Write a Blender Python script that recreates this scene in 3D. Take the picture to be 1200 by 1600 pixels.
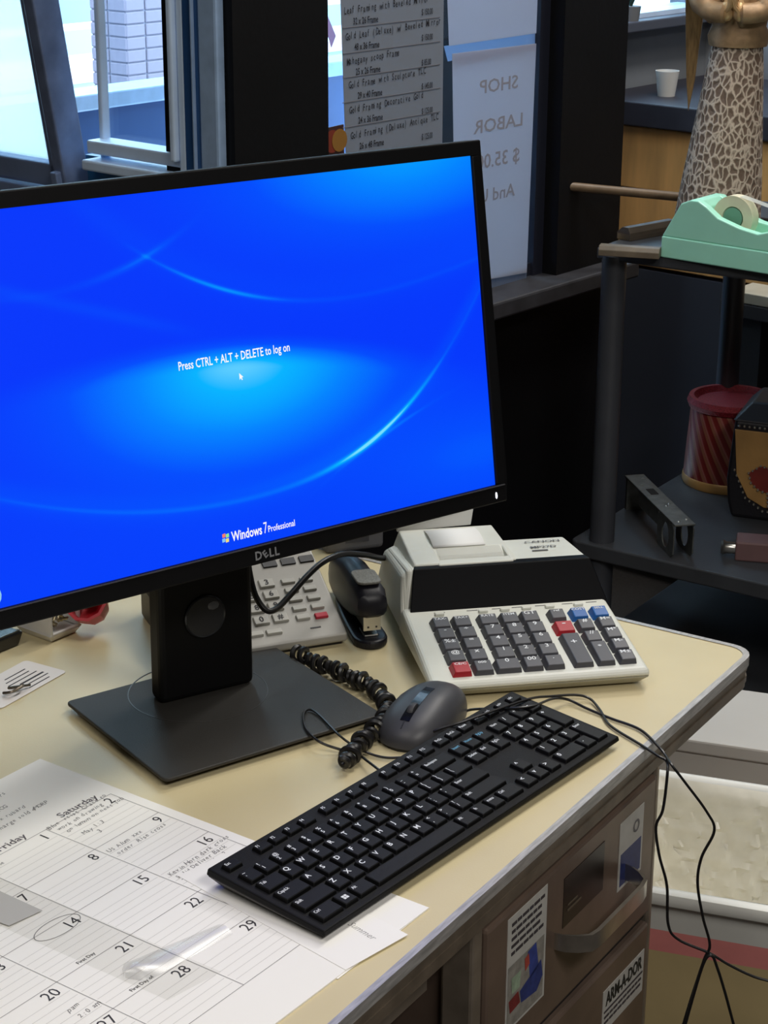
import bpy, bmesh, math, random
from mathutils import Vector, Matrix, Euler
random.seed(7)
for o in list(bpy.data.objects): bpy.data.objects.remove(o)
scene = bpy.context.scene
COL = scene.collection
PI = math.pi
Z0 = 0.74                                   # height of the desk top above the floor

# ------------------------------------------------------------------ camera
FPX = 3000.0; CAMZ = 0.8355 + Z0
PITCH = math.radians(19.78); ROLL = math.radians(0.261)
_R = Vector((1, 0, 0)); _U = Vector((0, math.sin(PITCH), math.cos(PITCH))); CF = Vector((0, math.cos(PITCH), -math.sin(PITCH)))
CR = math.cos(ROLL) * _R + math.sin(ROLL) * _U; CU = -math.sin(ROLL) * _R + math.cos(ROLL) * _U
CO = Vector((0, 0, CAMZ))
cd = bpy.data.cameras.new('camera'); cam = bpy.data.objects.new('camera', cd); COL.objects.link(cam)
cd.sensor_fit = 'HORIZONTAL'; cd.sensor_width = 36; cd.lens = 36 * FPX / 1200; cd.clip_start = .05; cd.clip_end = 200
m = Matrix((CR, CU, -CF)).transposed().to_4x4(); m.translation = CO; cam.matrix_world = m
scene.camera = cam

# ------------------------------------------------------------------ world, exposure
world = bpy.data.worlds.new('world'); scene.world = world; world.use_nodes = True
bg = world.node_tree.nodes['Background']
bg.inputs[0].default_value = (0.60, 0.84, 1.0, 1); bg.inputs[1].default_value = 6.0
scene.view_settings.view_transform = 'Standard'; scene.view_settings.look = 'None'
scene.view_settings.exposure = 0.0; scene.view_settings.gamma = 1.0; scene.view_settings.use_curve_mapping = False
LAMP_OVER_DESK = 16.0
LAMP_BEHIND = 13.0
LAMP_FILL = 42.0  # power of the added fill lamp
LAMP_FAR = 24.0
LAMP_COLOR = (1.0, 0.96, 0.90)

# ------------------------------------------------------------------ measuring helpers
def ray(u, v): return CF + CR * ((u - 600) / FPX) - CU * ((v - 800) / FPX)
def at(u, v, z=0.0):                        # point at height z over the desk top
    d = ray(u, v); return CO + d * ((z + Z0 - CO.z) / d.z)
def atz(u, v, z):                           # point at height z over the floor
    return at(u, v, z - Z0)
def atpl(u, v, P, N):
    d = ray(u, v); return CO + d * ((P - CO).dot(N) / d.dot(N))
def atY(u, v, Y):
    d = ray(u, v); return CO + d * (Y / d.y)
def s2l(c): return c / 12.92 if c <= .04045 else ((c + .055) / 1.055) ** 2.4
def rgb(r, g, b): return (s2l(r / 255), s2l(g / 255), s2l(b / 255), 1)

# ------------------------------------------------------------------ materials
MATS = {}
def mat(name, col, rough=.5, metal=0, var=0.0, vscale=20, bump=0.0, bscale=60, coat=0, spec=.5, alpha=None, aniso=None):
    if name in MATS: return MATS[name]
    m = bpy.data.materials.new(name); m.use_nodes = True
    nt = m.node_tree; b = nt.nodes['Principled BSDF']
    b.inputs['Base Color'].default_value = col; b.inputs['Roughness'].default_value = rough; b.inputs['Metallic'].default_value = metal
    b.inputs['Specular IOR Level'].default_value = spec; b.inputs['Coat Weight'].default_value = coat
    tc = nt.nodes.new('ShaderNodeTexCoord')
    if var > 0:
        n = nt.nodes.new('ShaderNodeTexNoise'); n.inputs['Scale'].default_value = vscale; n.inputs['Detail'].default_value = 5
        mp = nt.nodes.new('ShaderNodeMapping'); 
        if aniso: mp.inputs['Scale'].default_value = aniso
        nt.links.new(tc.outputs['Object'], mp.inputs[0]); nt.links.new(mp.outputs[0], n.inputs['Vector'])
        mr = nt.nodes.new('ShaderNodeMapRange'); mr.inputs[1].default_value = .3; mr.inputs[2].default_value = .7
        mr.inputs[3].default_value = 1 - var; mr.inputs[4].default_value = 1 + var * .4
        nt.links.new(n.outputs[0], mr.inputs[0])
        mx = nt.nodes.new('ShaderNodeVectorMath'); mx.operation = 'SCALE'; mx.inputs[0].default_value = col[:3]
        nt.links.new(mr.outputs[0], mx.inputs['Scale']); nt.links.new(mx.outputs[0], b.inputs['Base Color'])
    if bump > 0:
        n2 = nt.nodes.new('ShaderNodeTexNoise'); n2.inputs['Scale'].default_value = bscale; n2.inputs['Detail'].default_value = 3
        nt.links.new(tc.outputs['Object'], n2.inputs['Vector'])
        bp = nt.nodes.new('ShaderNodeBump'); bp.inputs['Strength'].default_value = bump; bp.inputs['Distance'].default_value = .002
        nt.links.new(n2.outputs[0], bp.inputs['Height']); nt.links.new(bp.outputs[0], b.inputs['Normal'])
    if alpha is not None: b.inputs['Alpha'].default_value = alpha
    MATS[name] = m; return m
def glassmat(name, tint=(1, 1, 1, 1), rough=0.02, fac=.05):
    if name in MATS: return MATS[name]
    m = bpy.data.materials.new(name); m.use_nodes = True; nt = m.node_tree; nt.nodes.clear()
    o = nt.nodes.new('ShaderNodeOutputMaterial'); mx = nt.nodes.new('ShaderNodeMixShader'); mx.inputs[0].default_value = fac
    t = nt.nodes.new('ShaderNodeBsdfTransparent'); t.inputs[0].default_value = tint; g = nt.nodes.new('ShaderNodeBsdfGlossy'); g.inputs['Roughness'].default_value = rough
    nt.links.new(t.outputs[0], mx.inputs[1]); nt.links.new(g.outputs[0], mx.inputs[2]); nt.links.new(mx.outputs[0], o.inputs[0])
    MATS[name] = m; return m
def translmat(name, col, transp=.2, trans=.6):        # a thin sheet that lets light through: diffuse + translucent + clear
    if name in MATS: return MATS[name]
    m = bpy.data.materials.new(name); m.use_nodes = True; nt = m.node_tree; nt.nodes.clear()
    o = nt.nodes.new('ShaderNodeOutputMaterial'); a = nt.nodes.new('ShaderNodeMixShader'); b = nt.nodes.new('ShaderNodeMixShader')
    d = nt.nodes.new('ShaderNodeBsdfDiffuse'); d.inputs[0].default_value = col; t = nt.nodes.new('ShaderNodeBsdfTranslucent'); t.inputs[0].default_value = col
    tr = nt.nodes.new('ShaderNodeBsdfTransparent'); a.inputs[0].default_value = trans; b.inputs[0].default_value = transp
    nt.links.new(d.outputs[0], a.inputs[1]); nt.links.new(t.outputs[0], a.inputs[2]); nt.links.new(a.outputs[0], b.inputs[1]); nt.links.new(tr.outputs[0], b.inputs[2]); nt.links.new(b.outputs[0], o.inputs[0])
    MATS[name] = m; return m
def emis(name, col, s):
    if name in MATS: return MATS[name]
    m = bpy.data.materials.new(name); m.use_nodes = True; nt = m.node_tree; nt.nodes.clear()
    o = nt.nodes.new('ShaderNodeOutputMaterial'); e = nt.nodes.new('ShaderNodeEmission'); e.inputs[0].default_value = col; e.inputs[1].default_value = s
    nt.links.new(e.outputs[0], o.inputs[0]); MATS[name] = m; return m

# ------------------------------------------------------------------ mesh helpers
def catmull(pts, n=8):
    pts = [Vector(p) for p in pts]; out = []
    for i in range(len(pts) - 1):
        p0 = pts[max(i - 1, 0)]; p1 = pts[i]; p2 = pts[i + 1]; p3 = pts[min(i + 2, len(pts) - 1)]
        for k in range(n):
            t = k / n
            out.append(.5 * ((2 * p1) + (p2 - p0) * t + (2 * p0 - 5 * p1 + 4 * p2 - p3) * t * t + (3 * p1 - p0 - 3 * p2 + p3) * t ** 3))
    out.append(pts[-1]); return out
class MB:
    def __init__(s): s.v = []; s.f = []
    def add(s, vs, fs):
        b = len(s.v); s.v += [tuple(v) for v in vs]; s.f += [tuple(i + b for i in f) for f in fs]; return s
    def box(s, x0, x1, y0, y1, z0, z1):
        return s.add([(x0, y0, z0), (x1, y0, z0), (x1, y1, z0), (x0, y1, z0), (x0, y0, z1), (x1, y0, z1), (x1, y1, z1), (x0, y1, z1)],
                     [(0, 3, 2, 1), (4, 5, 6, 7), (0, 1, 5, 4), (1, 2, 6, 5), (2, 3, 7, 6), (3, 0, 4, 7)])
    def hexa(s, bottom, top):                # two quads, counter clockwise seen from above
        return s.add(list(bottom) + list(top), [(0, 3, 2, 1), (4, 5, 6, 7), (0, 1, 5, 4), (1, 2, 6, 5), (2, 3, 7, 6), (3, 0, 4, 7)])
    def prism(s, poly, z0, z1, axis='z'):
        n = len(poly)
        def P(a, b, c): return {'z': (a, b, c), 'x': (c, a, b), 'y': (a, c, b)}[axis]
        vs = [P(a, b, z0) for a, b in poly] + [P(a, b, z1) for a, b in poly]
        return s.add(vs, [tuple(range(n - 1, -1, -1)), tuple(range(n, 2 * n))] + [(i, (i + 1) % n, n + (i + 1) % n, n + i) for i in range(n)])
    def tube(s, path, r, n=8, cap=True):
        path = [Vector(p) for p in path]; L = len(path); rs = r if isinstance(r, (list, tuple)) else [r] * L
        up = Vector((0, 0, 1)); vs = []; prev = None
        for i, p in enumerate(path):
            t = (path[min(i + 1, L - 1)] - path[max(i - 1, 0)]).normalized()
            if prev is None:
                a = up.cross(t)
                if a.length < .05: a = Vector((1, 0, 0)).cross(t)
            else: a = prev - t * prev.dot(t)
            a.normalize(); prev = a; b = t.cross(a)
            for k in range(n):
                q = 2 * PI * k / n; vs.append(p + (a * math.cos(q) + b * math.sin(q)) * rs[i])
        fs = [(i * n + k, i * n + (k + 1) % n, (i + 1) * n + (k + 1) % n, (i + 1) * n + k) for i in range(L - 1) for k in range(n)]
        if cap: fs += [tuple(range(n - 1, -1, -1)), tuple(range((L - 1) * n, L * n))]
        return s.add(vs, fs)
    def lathe(s, prof, n=24, c=(0, 0, 0), axis='z', cap=True):
        vs = []
        for r, z in prof:
            for k in range(n):
                q = 2 * PI * k / n; x, y = r * math.cos(q), r * math.sin(q)
                p = {'z': (x, y, z), 'y': (x, z, y), 'x': (z, x, y)}[axis]; vs.append((p[0] + c[0], p[1] + c[1], p[2] + c[2]))
        L = len(prof)
        fs = [(i * n + k, i * n + (k + 1) % n, (i + 1) * n + (k + 1) % n, (i + 1) * n + k) for i in range(L - 1) for k in range(n)]
        if cap and prof[0][0] > 1e-6: fs.append(tuple(range(n - 1, -1, -1)))
        if cap and prof[-1][0] > 1e-6: fs.append(tuple(range((L - 1) * n, L * n)))
        return s.add(vs, fs)
    def ball(s, c, rx, ry=None, rz=None, n=12, m=8):
        ry = ry or rx; rz = rz or rx; vs = []; fs = []
        for j in range(m + 1):
            th = PI * j / m
            for k in range(n):
                q = 2 * PI * k / n; vs.append((c[0] + rx * math.sin(th) * math.cos(q), c[1] + ry * math.sin(th) * math.sin(q), c[2] - rz * math.cos(th)))
        for j in range(m):
            for k in range(n): fs.append((j * n + k, j * n + (k + 1) % n, (j + 1) * n + (k + 1) % n, (j + 1) * n + k))
        return s.add(vs, fs)
    def poly(s, pts): return s.add(pts, [tuple(range(len(pts)))])
    def xf(s, M):
        s.v = [tuple(M @ Vector(v)) for v in s.v]; return s
    def mesh(s, name, m, smooth=False, bevel=0, seg=2):
        me = bpy.data.meshes.new(name); me.from_pydata(s.v, [], s.f)
        bm = bmesh.new(); bm.from_mesh(me)
        bmesh.ops.remove_doubles(bm, verts=bm.verts, dist=1e-6)
        bmesh.ops.dissolve_degenerate(bm, edges=bm.edges, dist=1e-7)
        bmesh.ops.recalc_face_normals(bm, faces=bm.faces)
        if bevel > 0:
            es = [e for e in bm.edges if len(e.link_faces) == 2 and e.calc_face_angle(0) > .5]
            bmesh.ops.bevel(bm, geom=es, offset=bevel, segments=seg, profile=.5, affect='EDGES', clamp_overlap=True)
        for f in bm.faces: f.smooth = smooth
        if smooth:
            for e in bm.edges: e.smooth = not (len(e.link_faces) == 2 and e.calc_face_angle(0) > .7)
        bm.to_mesh(me); bm.free(); me.materials.append(m); return me
    def build(s, name, m, parent=None, smooth=False, bevel=0, seg=2, loc=None, rot=None):
        o = bpy.data.objects.new(name, s.mesh(name, m, smooth, bevel, seg)); COL.objects.link(o)
        if parent: o.parent = parent
        if loc is not None: o.location = loc
        if rot is not None: o.rotation_euler = rot
        return o
def tag(o, label=None, cat=None, group=None, kind=None):
    if label: o['label'] = label
    if cat: o['category'] = cat
    if group: o['group'] = group
    if kind: o['kind'] = kind
    return o
def thing(name, label, cat, loc=(0, 0, 0), yaw=0, group=None, rot=None):
    o = bpy.data.objects.new(name, None); COL.objects.link(o); o.empty_display_size = .02
    o.location = loc; o.rotation_euler = rot if rot is not None else (0, 0, yaw)
    return tag(o, label, cat, group)
def inst(me, name, parent, loc=(0, 0, 0), rot=(0, 0, 0)):
    o = bpy.data.objects.new(name, me); COL.objects.link(o); o.parent = parent; o.location = loc; o.rotation_euler = rot; return o
_TX = {}
def text_geo(s, size=1.0, shear=0, align='CENTER', sx=1.0, bold=0):
    key = (s, shear, align, bold)
    if key not in _TX:
        c = bpy.data.curves.new('t', 'FONT'); c.body = s; c.size = 1; c.shear = shear; c.align_x = align; c.align_y = 'CENTER'; c.resolution_u = 2; c.offset = bold; c.fill_mode = 'FRONT'
        o = bpy.data.objects.new('t', c); me = bpy.data.meshes.new_from_object(o)
        _TX[key] = ([tuple(v.co) for v in me.vertices], [tuple(p.vertices) for p in me.polygons])
        bpy.data.objects.remove(o); bpy.data.curves.remove(c); bpy.data.meshes.remove(me)
    vs, fs = _TX[key]
    return [(v[0] * size * sx, v[1] * size, 0) for v in vs], fs
def text_into(mb, s, M, size, shear=0, align='CENTER', sx=1.0, bold=0):
    vs, fs = text_geo(s, size, shear, align, sx, bold); return mb.add([tuple(M @ Vector(v)) for v in vs], fs)
def fit_text(mb, s, M, height, width, **k):       # text scaled to a given letter height and total width
    vs, fs = text_geo(s, 1.0, k.get('shear', 0), 'CENTER', 1.0, k.get('bold', 0))
    x0 = min(v[0] for v in vs); x1 = max(v[0] for v in vs); f = width / (x1 - x0); sy = height / .70
    return mb.add([tuple(M @ Vector(((v[0] - (x0 + x1) / 2) * f, v[1] * sy, 0))) for v in vs], fs)
def TR(x, y, z, rz=0, rx=0, ry=0): return Matrix.Translation((x, y, z)) @ Euler((rx, ry, rz)).to_matrix().to_4x4()
def text_obj(name, s, size, m, parent, M, **k):
    mb = MB(); text_into(mb, s, M, size, **k)
    me = bpy.data.meshes.new(name); me.from_pydata(mb.v, [], mb.f); me.materials.append(m)
    o = bpy.data.objects.new(name, me); COL.objects.link(o); o.parent = parent; return o
def flat(mb, name, m, parent=None):
    me = bpy.data.meshes.new(name); me.from_pydata(mb.v, [], mb.f); me.materials.append(m)
    o = bpy.data.objects.new(name, me); COL.objects.link(o); o.parent = parent; return o

# common materials
BLACKP = mat('black_plastic', rgb(30, 30, 33), .45, var=.15, vscale=60, bump=.15, bscale=900)
DARKP = mat('charcoal_plastic', rgb(58, 58, 60), .5, var=.12, vscale=40, bump=.2, bscale=1200)
CHROME = mat('steel', rgb(190, 188, 182), .28, 1, var=.2, vscale=40)
ALU = mat('daylit_blue_aluminium', rgb(164, 192, 228), .4, .25, var=.15, vscale=30)  # blue cast of outdoor daylight mixed into the metal colour
INK = mat('black_ink', rgb(52, 50, 54), .7)
PENCIL = mat('pencil', rgb(120, 118, 120), .7)
LEGEND = mat('white_legend', rgb(225, 228, 232), .6)
CABLE = mat('cable_rubber', rgb(24, 23, 24), .38)

# ------------------------------------------------------------------ the room
KX, KY, WANG = -.22, 2.725, math.radians(50)
WV = Vector((math.cos(WANG), math.sin(WANG), 0)); VV = Vector((-math.sin(WANG), math.cos(WANG), 0)); K = Vector((KX, KY, 0))
def AB(a, b, z): return K + WV * a + VV * b + Vector((0, 0, z))
def to_ab(P): d = P - K; return d.dot(WV), d.dot(VV), P.z
def on_a(u, v, a=0.0): return to_ab(atpl(u, v, AB(a, 0, 0), WV))
def on_b(u, v, b=0.0): return to_ab(atpl(u, v, AB(0, b, 0), VV))
def room(name, mb, m, kind='structure', bevel=0, parent=None, smooth=False):
    o = mb.build(name, m, parent, bevel=bevel, smooth=smooth)
    if parent is None: o.location = K; o.rotation_euler = (0, 0, WANG)
    if kind: o['kind'] = kind
    return o
BLACKWALL = mat('black_painted_wall', rgb(9, 9, 12), .6, spec=.2, var=.3, vscale=6, bump=.2, bscale=80)
FLOORM = mat('dark_carpet', rgb(42, 38, 36), .95, var=.35, vscale=120, bump=.6, bscale=400)
CEILM = mat('ceiling_tile', rgb(150, 146, 138), .9, var=.1, vscale=40)
GREYWALL = mat('grey_plaster', rgb(120, 124, 130), .85, var=.15, vscale=5)
BACKWALL = mat('brown_wall', rgb(92, 84, 76), .85, var=.15, vscale=4)
HT = 2.7; A0, A1, B0, BS = -5.2, 1.95, -4.2, 1.2
NB = .4                                                     # how far the room goes behind the corner post
room('floor', MB().box(A0 - .1, A1 + .1, B0 - .1, 0, -.1, 0).box(A0 - .1, 0, 0, BS, -.1, 0).box(1.05, A1 + .1, 0, NB + .1, -.1, 0), FLOORM)
room('ceiling', MB().box(A0 - .1, A1 + .1, B0 - .1, 0, HT, HT + .1).box(A0 - .1, 0.05, 0, BS + .1, HT, HT + .1).box(1.0, A1 + .1, 0, NB + .1, HT, HT + .1), CEILM)
room('wall_rear', MB().box(A0 - .1, A0, B0, BS, 0, HT), BACKWALL)
room('wall_right', MB().box(A0, A1, B0 - .1, B0, 0, HT), BACKWALL)
room('wall_street', MB().box(A0, 0, BS, BS + .1, 0, HT), BACKWALL)
ZS4 = on_b(1000, 27, NB)[2]
room('wall_corner', MB().box(1.12, A1, NB, NB + .1, 0, ZS4).box(1.12, A1, NB, NB + .1, 1.85, HT), GREYWALL)

# wall with the price list window (plane b = 0, a from 0 to 1.1)
aW0 = on_b(505, 120)[0]; aW1 = on_b(842, 120)[0]; aP1 = on_b(952, 200)[0]
SILL = on_b(800, 440)[2]
room('wall_window', MB().box(0, aP1, .0, .12, 0, SILL - .03).box(0, aP1, 0, .12, 2.2, HT), BLACKWALL)
room('trim_1', MB().box(0, aW0, -.01, .13, SILL - .03, 2.2), BLACKWALL)                   # the dark column
room('trim_2', MB().box(aW1 + .028, aP1, -.03, .12, SILL - .03, 2.2), BLACKWALL)              # the corner post
room('wall_return', MB().box(aP1 - .07, aP1, .12, NB + .1, 0, HT), BLACKWALL)
room('trim_3', MB().box(aW0, aP1 + .005, -.075, .02, SILL - .03, SILL), mat('dusty_black_sill', rgb(50, 50, 55), .5, var=.4, vscale=30), bevel=.004)
w2 = MB().box(aW0, aW1 + .028, .03, .036, SILL, 2.2); win2 = room('window_2', w2, glassmat('window_glass', (.86, .93, 1, 1)))
FRM = mat('dark_blue_frame', rgb(34, 36, 48), .4, var=.2, vscale=10)
room('window_frame', MB().box(aW1, aW1 + .028, 0, .06, SILL, 2.2).box(aW0 - .002, aW0 + .012, 0.005, .06, SILL, 2.2).box(aW0, aW1, 0.005, .06, SILL, SILL + .022), FRM, None, parent=win2)

# left window wall (plane a = 0)
def lw(u, v): p = on_a(u, v); return p[1], p[2]
zlow = 0.98
BLUEP = mat('teal_blue_panel', rgb(40, 104, 150), .4, var=.2, vscale=8)
bj0 = lw(351, 130)[0]; bj1 = lw(322, 130)[0]
room('wall_left', MB().box(0, .1, .001, BS, 0, .8).box(0, .1, .001, BS, 2.2, HT).box(.0, .1, .001, bj0, .8, 2.2).box(0, .1, .72, BS, .8, 2.2), BLACKWALL)
b2r = lw(297, 130)[0]; b2l = lw(135, 130)[0]; b1r = lw(108, 130)[0] ; bE = .72
zr = lw(215, 240)[1]
win1 = room('window_1', MB().box(.03, .035, b2r, b2l, zr, 2.15), glassmat('window_glass2', (.93, .97, 1, 1)))
DAYLITAL = mat('daylit_white_aluminium', rgb(206, 228, 255), .4, .05, var=.12, vscale=12)  # pale blue imitates daylight falling on the frames
f = MB(); wst = .026
f.box(-.012, .05, b2r, b2r + wst * .55, zr - .02, 2.15).box(-.02, .045, b2r + wst * .6, b2r + wst, zr, 2.13)
f.box(.018, .034, b2l - .012, b2l - .002, zr - .02, 2.15)
room('sash_frame', f, DAYLITAL, None, parent=win1, bevel=.003)
f = MB().box(-.006, .036, b2r + .01, b2l, zr - .010, zr + .010).box(-.018, .036, b2r, b2l, zr - .034, zr - .018)
room('bottom_rail', f, DAYLITAL, None, parent=win1, bevel=.003)
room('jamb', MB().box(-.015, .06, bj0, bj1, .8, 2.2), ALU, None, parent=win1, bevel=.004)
room('side_panel', MB().box(-.012, .06, bj1, b2r, .8, 2.2), mat('deep_blue_panel', rgb(34, 78, 132), .3, var=.2, vscale=8), None, parent=win1)
room('side_groove', MB().box(-.018, .0, bj1 + .009, bj1 + .011, .8, 2.2), ALU, None, parent=win1)
room('lower_panel', MB().box(.025, .05, b2r, b1r, .8, zr - .02), BLUEP, None, parent=win1)
# tilted hopper sash with frosted glass further left
b1l = .70; zh = lw(60, 282)[1]
hop = MB().box(.004, .012, b1r + .035, b1l - .03, .035, .85)
win3 = hop.build('window_3', translmat('frosted_glass', (.86, .97, 1.0, 1), .35, .85)); win3['kind'] = 'structure'
tl = Euler((0, math.radians(-9), 0)).to_matrix().to_4x4()
win3.matrix_world = Matrix.Translation(AB(.0, 0, zh)) @ Matrix.Rotation(WANG, 4, 'Z') @ tl
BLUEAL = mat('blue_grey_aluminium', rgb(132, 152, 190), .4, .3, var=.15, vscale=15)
f = MB().box(-.012, .022, b1r + .022, b1r + .037, 0, .88).box(-.012, .022, b1l - .035, b1l, 0, .88).box(-.012, .022, b1r + .022, b1l, 0, .036).box(-.012, .022, b1r + .02, b1l, .85, .88)
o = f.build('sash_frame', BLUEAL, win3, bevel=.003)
f = MB().box(-.02, .03, b1r - .004, b1r + .020, -.03, .95); f.build('mullion', mat('weathered_aluminium', rgb(118, 134, 168), .45, .3, var=.3, vscale=25), win3, bevel=.003)
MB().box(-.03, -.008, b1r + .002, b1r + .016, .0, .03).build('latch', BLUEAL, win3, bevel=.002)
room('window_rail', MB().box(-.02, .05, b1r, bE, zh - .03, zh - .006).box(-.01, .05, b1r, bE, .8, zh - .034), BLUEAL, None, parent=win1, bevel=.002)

# far end of the room behind the post
room('wall_far', MB().box(A1, A1 + .1, B0, NB + .1, 0, HT), GREYWALL)
win4 = room('window_4', MB().box(1.12, A1, NB + .04, NB + .046, ZS4, 1.85), glassmat('window_glass', (.86, .93, 1, 1)))
room('window_frame', MB().box(1.12, A1, NB - .01, NB + .08, ZS4, ZS4 + .010).box(1.50, 1.535, NB - .01, NB + .08, ZS4, 1.85).box(1.12, A1, NB - .01, NB + .08, 1.83, 1.85), DAYLITAL, None, parent=win4)
room('window_sill', MB().box(1.12, A1, NB - .05, NB + .02, ZS4 - .022, ZS4), mat('grey_sill', rgb(74, 78, 90), .6), None, parent=win4, bevel=.003)

# outside: pavement, low street wall, brick pillar, facade
room('pavement', MB().box(-6, 9, BS + .1, 12, -.12, -.02).box(0, 1.02, 0, BS + .1, -.12, -.01), mat('pavement', rgb(150, 156, 166), .9, var=.2, vscale=3), 'structure')
bul = thing('street_barrier', 'low blue barrier with a metal cap outside the clear window pane', 'barrier', AB(0, BS, 0), WANG)
MB().box(.12, 2.6, .0, .06, 0, 1.0).build('panel', mat('navy_panel', rgb(38, 84, 150), .4, var=.15, vscale=5), bul)
MB().box(.12, 2.6, -.02, .08, 1.0, 1.035).build('cap_rail', ALU, bul, bevel=.004)
p1 = to_ab(atY(200, 60, 8.0))
pil = thing('brick_pillar', 'pale pinkish brick pillar standing outside the left clear window', 'pillar', AB(p1[0], p1[1], 0), WANG)
BRK = mat('pale_brick', rgb(146, 136, 152), .85, var=.15, vscale=9)
MB().box(-.1, .1, -.1, .1, 0, 3).build('core', mat('mortar', rgb(136, 134, 152), .9), pil)
bk = MB().box(-.051, .051, -.008, .0, 0, .046).mesh('brick', BRK, bevel=.004, seg=1)
for r in range(22):
    for k in (-1, 1):
        inst(bk, 'brick', pil, (k * .053, -.1, .36 + r * .05))
        inst(bk, 'brick', pil, (-.1, k * .053, .36 + r * .05), (0, 0, -PI / 2))
p2 = to_ab(atY(250, 60, 9))
fac = thing('street_building', 'bright building facade across the street with pale horizontal bands', 'building', AB(p2[0], p2[1], 0), WANG)
MB().box(-6, 6, 0, 3, 0, 3.2).build('wall', mat('pale_facade', rgb(206, 236, 240), .8, var=.08, vscale=2), fac)
for z0_, z1_, c in ((.745, 1.4, (150, 172, 204)), (.715, .745, (250, 252, 255)), (.610, .715, (178, 200, 226)), (.536, .610, (252, 253, 255)), (.485, .536, (226, 200, 206))):
    MB().box(-6, 6, -.03, 0, z0_, z1_).build('band', mat('facade_band_%d' % c[0], rgb(*c), .7), fac)

# ------------------------------------------------------------------ ceiling lamps (above the picture)
def troffer(label, x, y, power, sx, sy):
    t = thing('ceiling_light', label, 'ceiling light', (x, y, HT), math.radians(57.66))
    MB().box(-sx / 2 - .03, sx / 2 + .03, -sy / 2 - .03, sy / 2 + .03, -.04, -.0).build('frame', mat('lamp_white', rgb(225, 225, 222), .5), t, bevel=.004)
    l = bpy.data.lights.new('lamp', 'AREA'); l.shape = 'RECTANGLE'; l.size = sx; l.size_y = sy; l.energy = power; l.color = LAMP_COLOR
    o = bpy.data.objects.new('lamp', l); COL.objects.link(o); o.parent = t; o.location = (0, 0, -.05)
troffer('long ceiling light beyond the right end of the desk', .55, 2.2, LAMP_OVER_DESK, 1.2, .5)
troffer('long ceiling light left of the camera', -.9, .5, LAMP_BEHIND, 1.2, .5)
troffer('long added fill light overhead to the right of the desk', 0.95, -.2, LAMP_FILL, 1.2, .5)  # added fill lamp, brightens the drawer fronts and the bin
p_ = AB(1.25, -.45, 0); troffer('small ceiling light over the far cabinets', p_.x, p_.y, LAMP_FAR, .6, .3)

# ------------------------------------------------------------------ desk
DANG = math.radians(57.66); CORN = Vector((.395, 1.8884, Z0))
desk = thing('desk', 'beige laminate office desk with metal edge band and brown metal drawers', 'desk', (CORN.x, CORN.y, 0), DANG)
LAM = mat('beige_laminate', rgb(212, 198, 158), .42, var=.06, vscale=7, bump=.05, bscale=500)
def rrect(x0, x1, y0, y1, r, n=5):
    out = []
    for cx, cy, a in ((x1 - r, y0 + r, -90), (x1 - r, y1 - r, 0), (x0 + r, y1 - r, 90), (x0 + r, y0 + r, 180)):
        for k in range(n + 1):
            q = math.radians(a + 90 * k / n); out.append((cx + r * math.cos(q), cy + r * math.sin(q)))
    return out
DL, DD = -1.45, .82
MB().prism(rrect(DL, 0, 0, DD, .022), Z0 - .036, Z0).build('desktop', LAM, desk)
EDG = mat('worn_edge_metal', rgb(188, 186, 184), .38, .35, var=.35, vscale=40, aniso=(1, 8, 8))
EDG2 = mat('dark_edge_band', rgb(118, 106, 92), .45, .25, var=.35, vscale=30)
def edge_ring(name, off0, off1, z0, z1, m):
    a = rrect(DL - off1, off1, -off1, DD + off1, .022 + off1); b = rrect(DL - off0, off0, -off0, DD + off0, .022 + max(off0, 0)); n = len(a)
    mb = MB(); mb.add([(x, y, z0) for x, y in a] + [(x, y, z1) for x, y in a] + [(x, y, z0) for x, y in b] + [(x, y, z1) for x, y in b],
        [(i, (i + 1) % n, n + (i + 1) % n, n + i) for i in range(n)] + [(n + i, n + (i + 1) % n, 3 * n + (i + 1) % n, 3 * n + i) for i in range(n)] + [(i, (i + 1) % n, 2 * n + (i + 1) % n, 2 * n + i) for i in range(n)])
    return mb.build(name, m, desk)
edge_ring('edge_trim', -.002, .0045, Z0 - .011, Z0 + .0008, EDG)
for k in range(4): edge_ring('edge_ridge', 0, .0030 - (k % 2) * .0012, Z0 - .0165 - k * .0065, Z0 - .010 - k * .0065, EDG2)
PED = mat('brown_painted_metal', rgb(118, 100, 88), .38, .25, var=.3, vscale=12, bump=.1, bscale=60)
PEDE = mat('worn_metal_edge', rgb(150, 138, 124), .4, .5, var=.3, vscale=30)
DK = mat('dark_recess', rgb(28, 22, 20), .8)
S0, S1 = -.562, -.19; F0 = .018
pz = Z0 - .036
MB().box(S0, S1, F0 + .012, DD - .04, .05, pz).build('pedestal', PED, desk, bevel=.004)
MB().box(S0, S1, F0, F0 + .012, pz - .026, pz).build('top_rail', PED, desk, bevel=.002)
MB().box(S0 - .006, S0 + .012, F0 - .002, F0 + .03, .05, pz - .0).build('corner_post', PEDE, desk, bevel=.003)
MB().box(S1 - .006, S1 + .004, F0 - .001, F0 + .03, .05, pz).build('corner_post', PEDE, desk, bevel=.003)
MB().box(DL + .03, S0, DD - .12, DD - .10, .3, pz).build('modesty_panel', mat('dark_brown_panel', rgb(58, 44, 38), .6, var=.2), desk)
MB().box(S0 - .075, S0 - .055, .12, DD - .1, .05, pz).build('inner_panel', mat('grey_brown_panel', rgb(96, 88, 82), .5, var=.2), desk)
MB().box(DL + .05, DL + .42, .03, DD - .04, .05, pz).build('pedestal', PED, desk, bevel=.004)
MB().box(S0 - .1, S0 - .008, .06, .075, pz - .09, pz - .07).build('cross_rail', PEDE, desk)
zd = pz - .028
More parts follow.
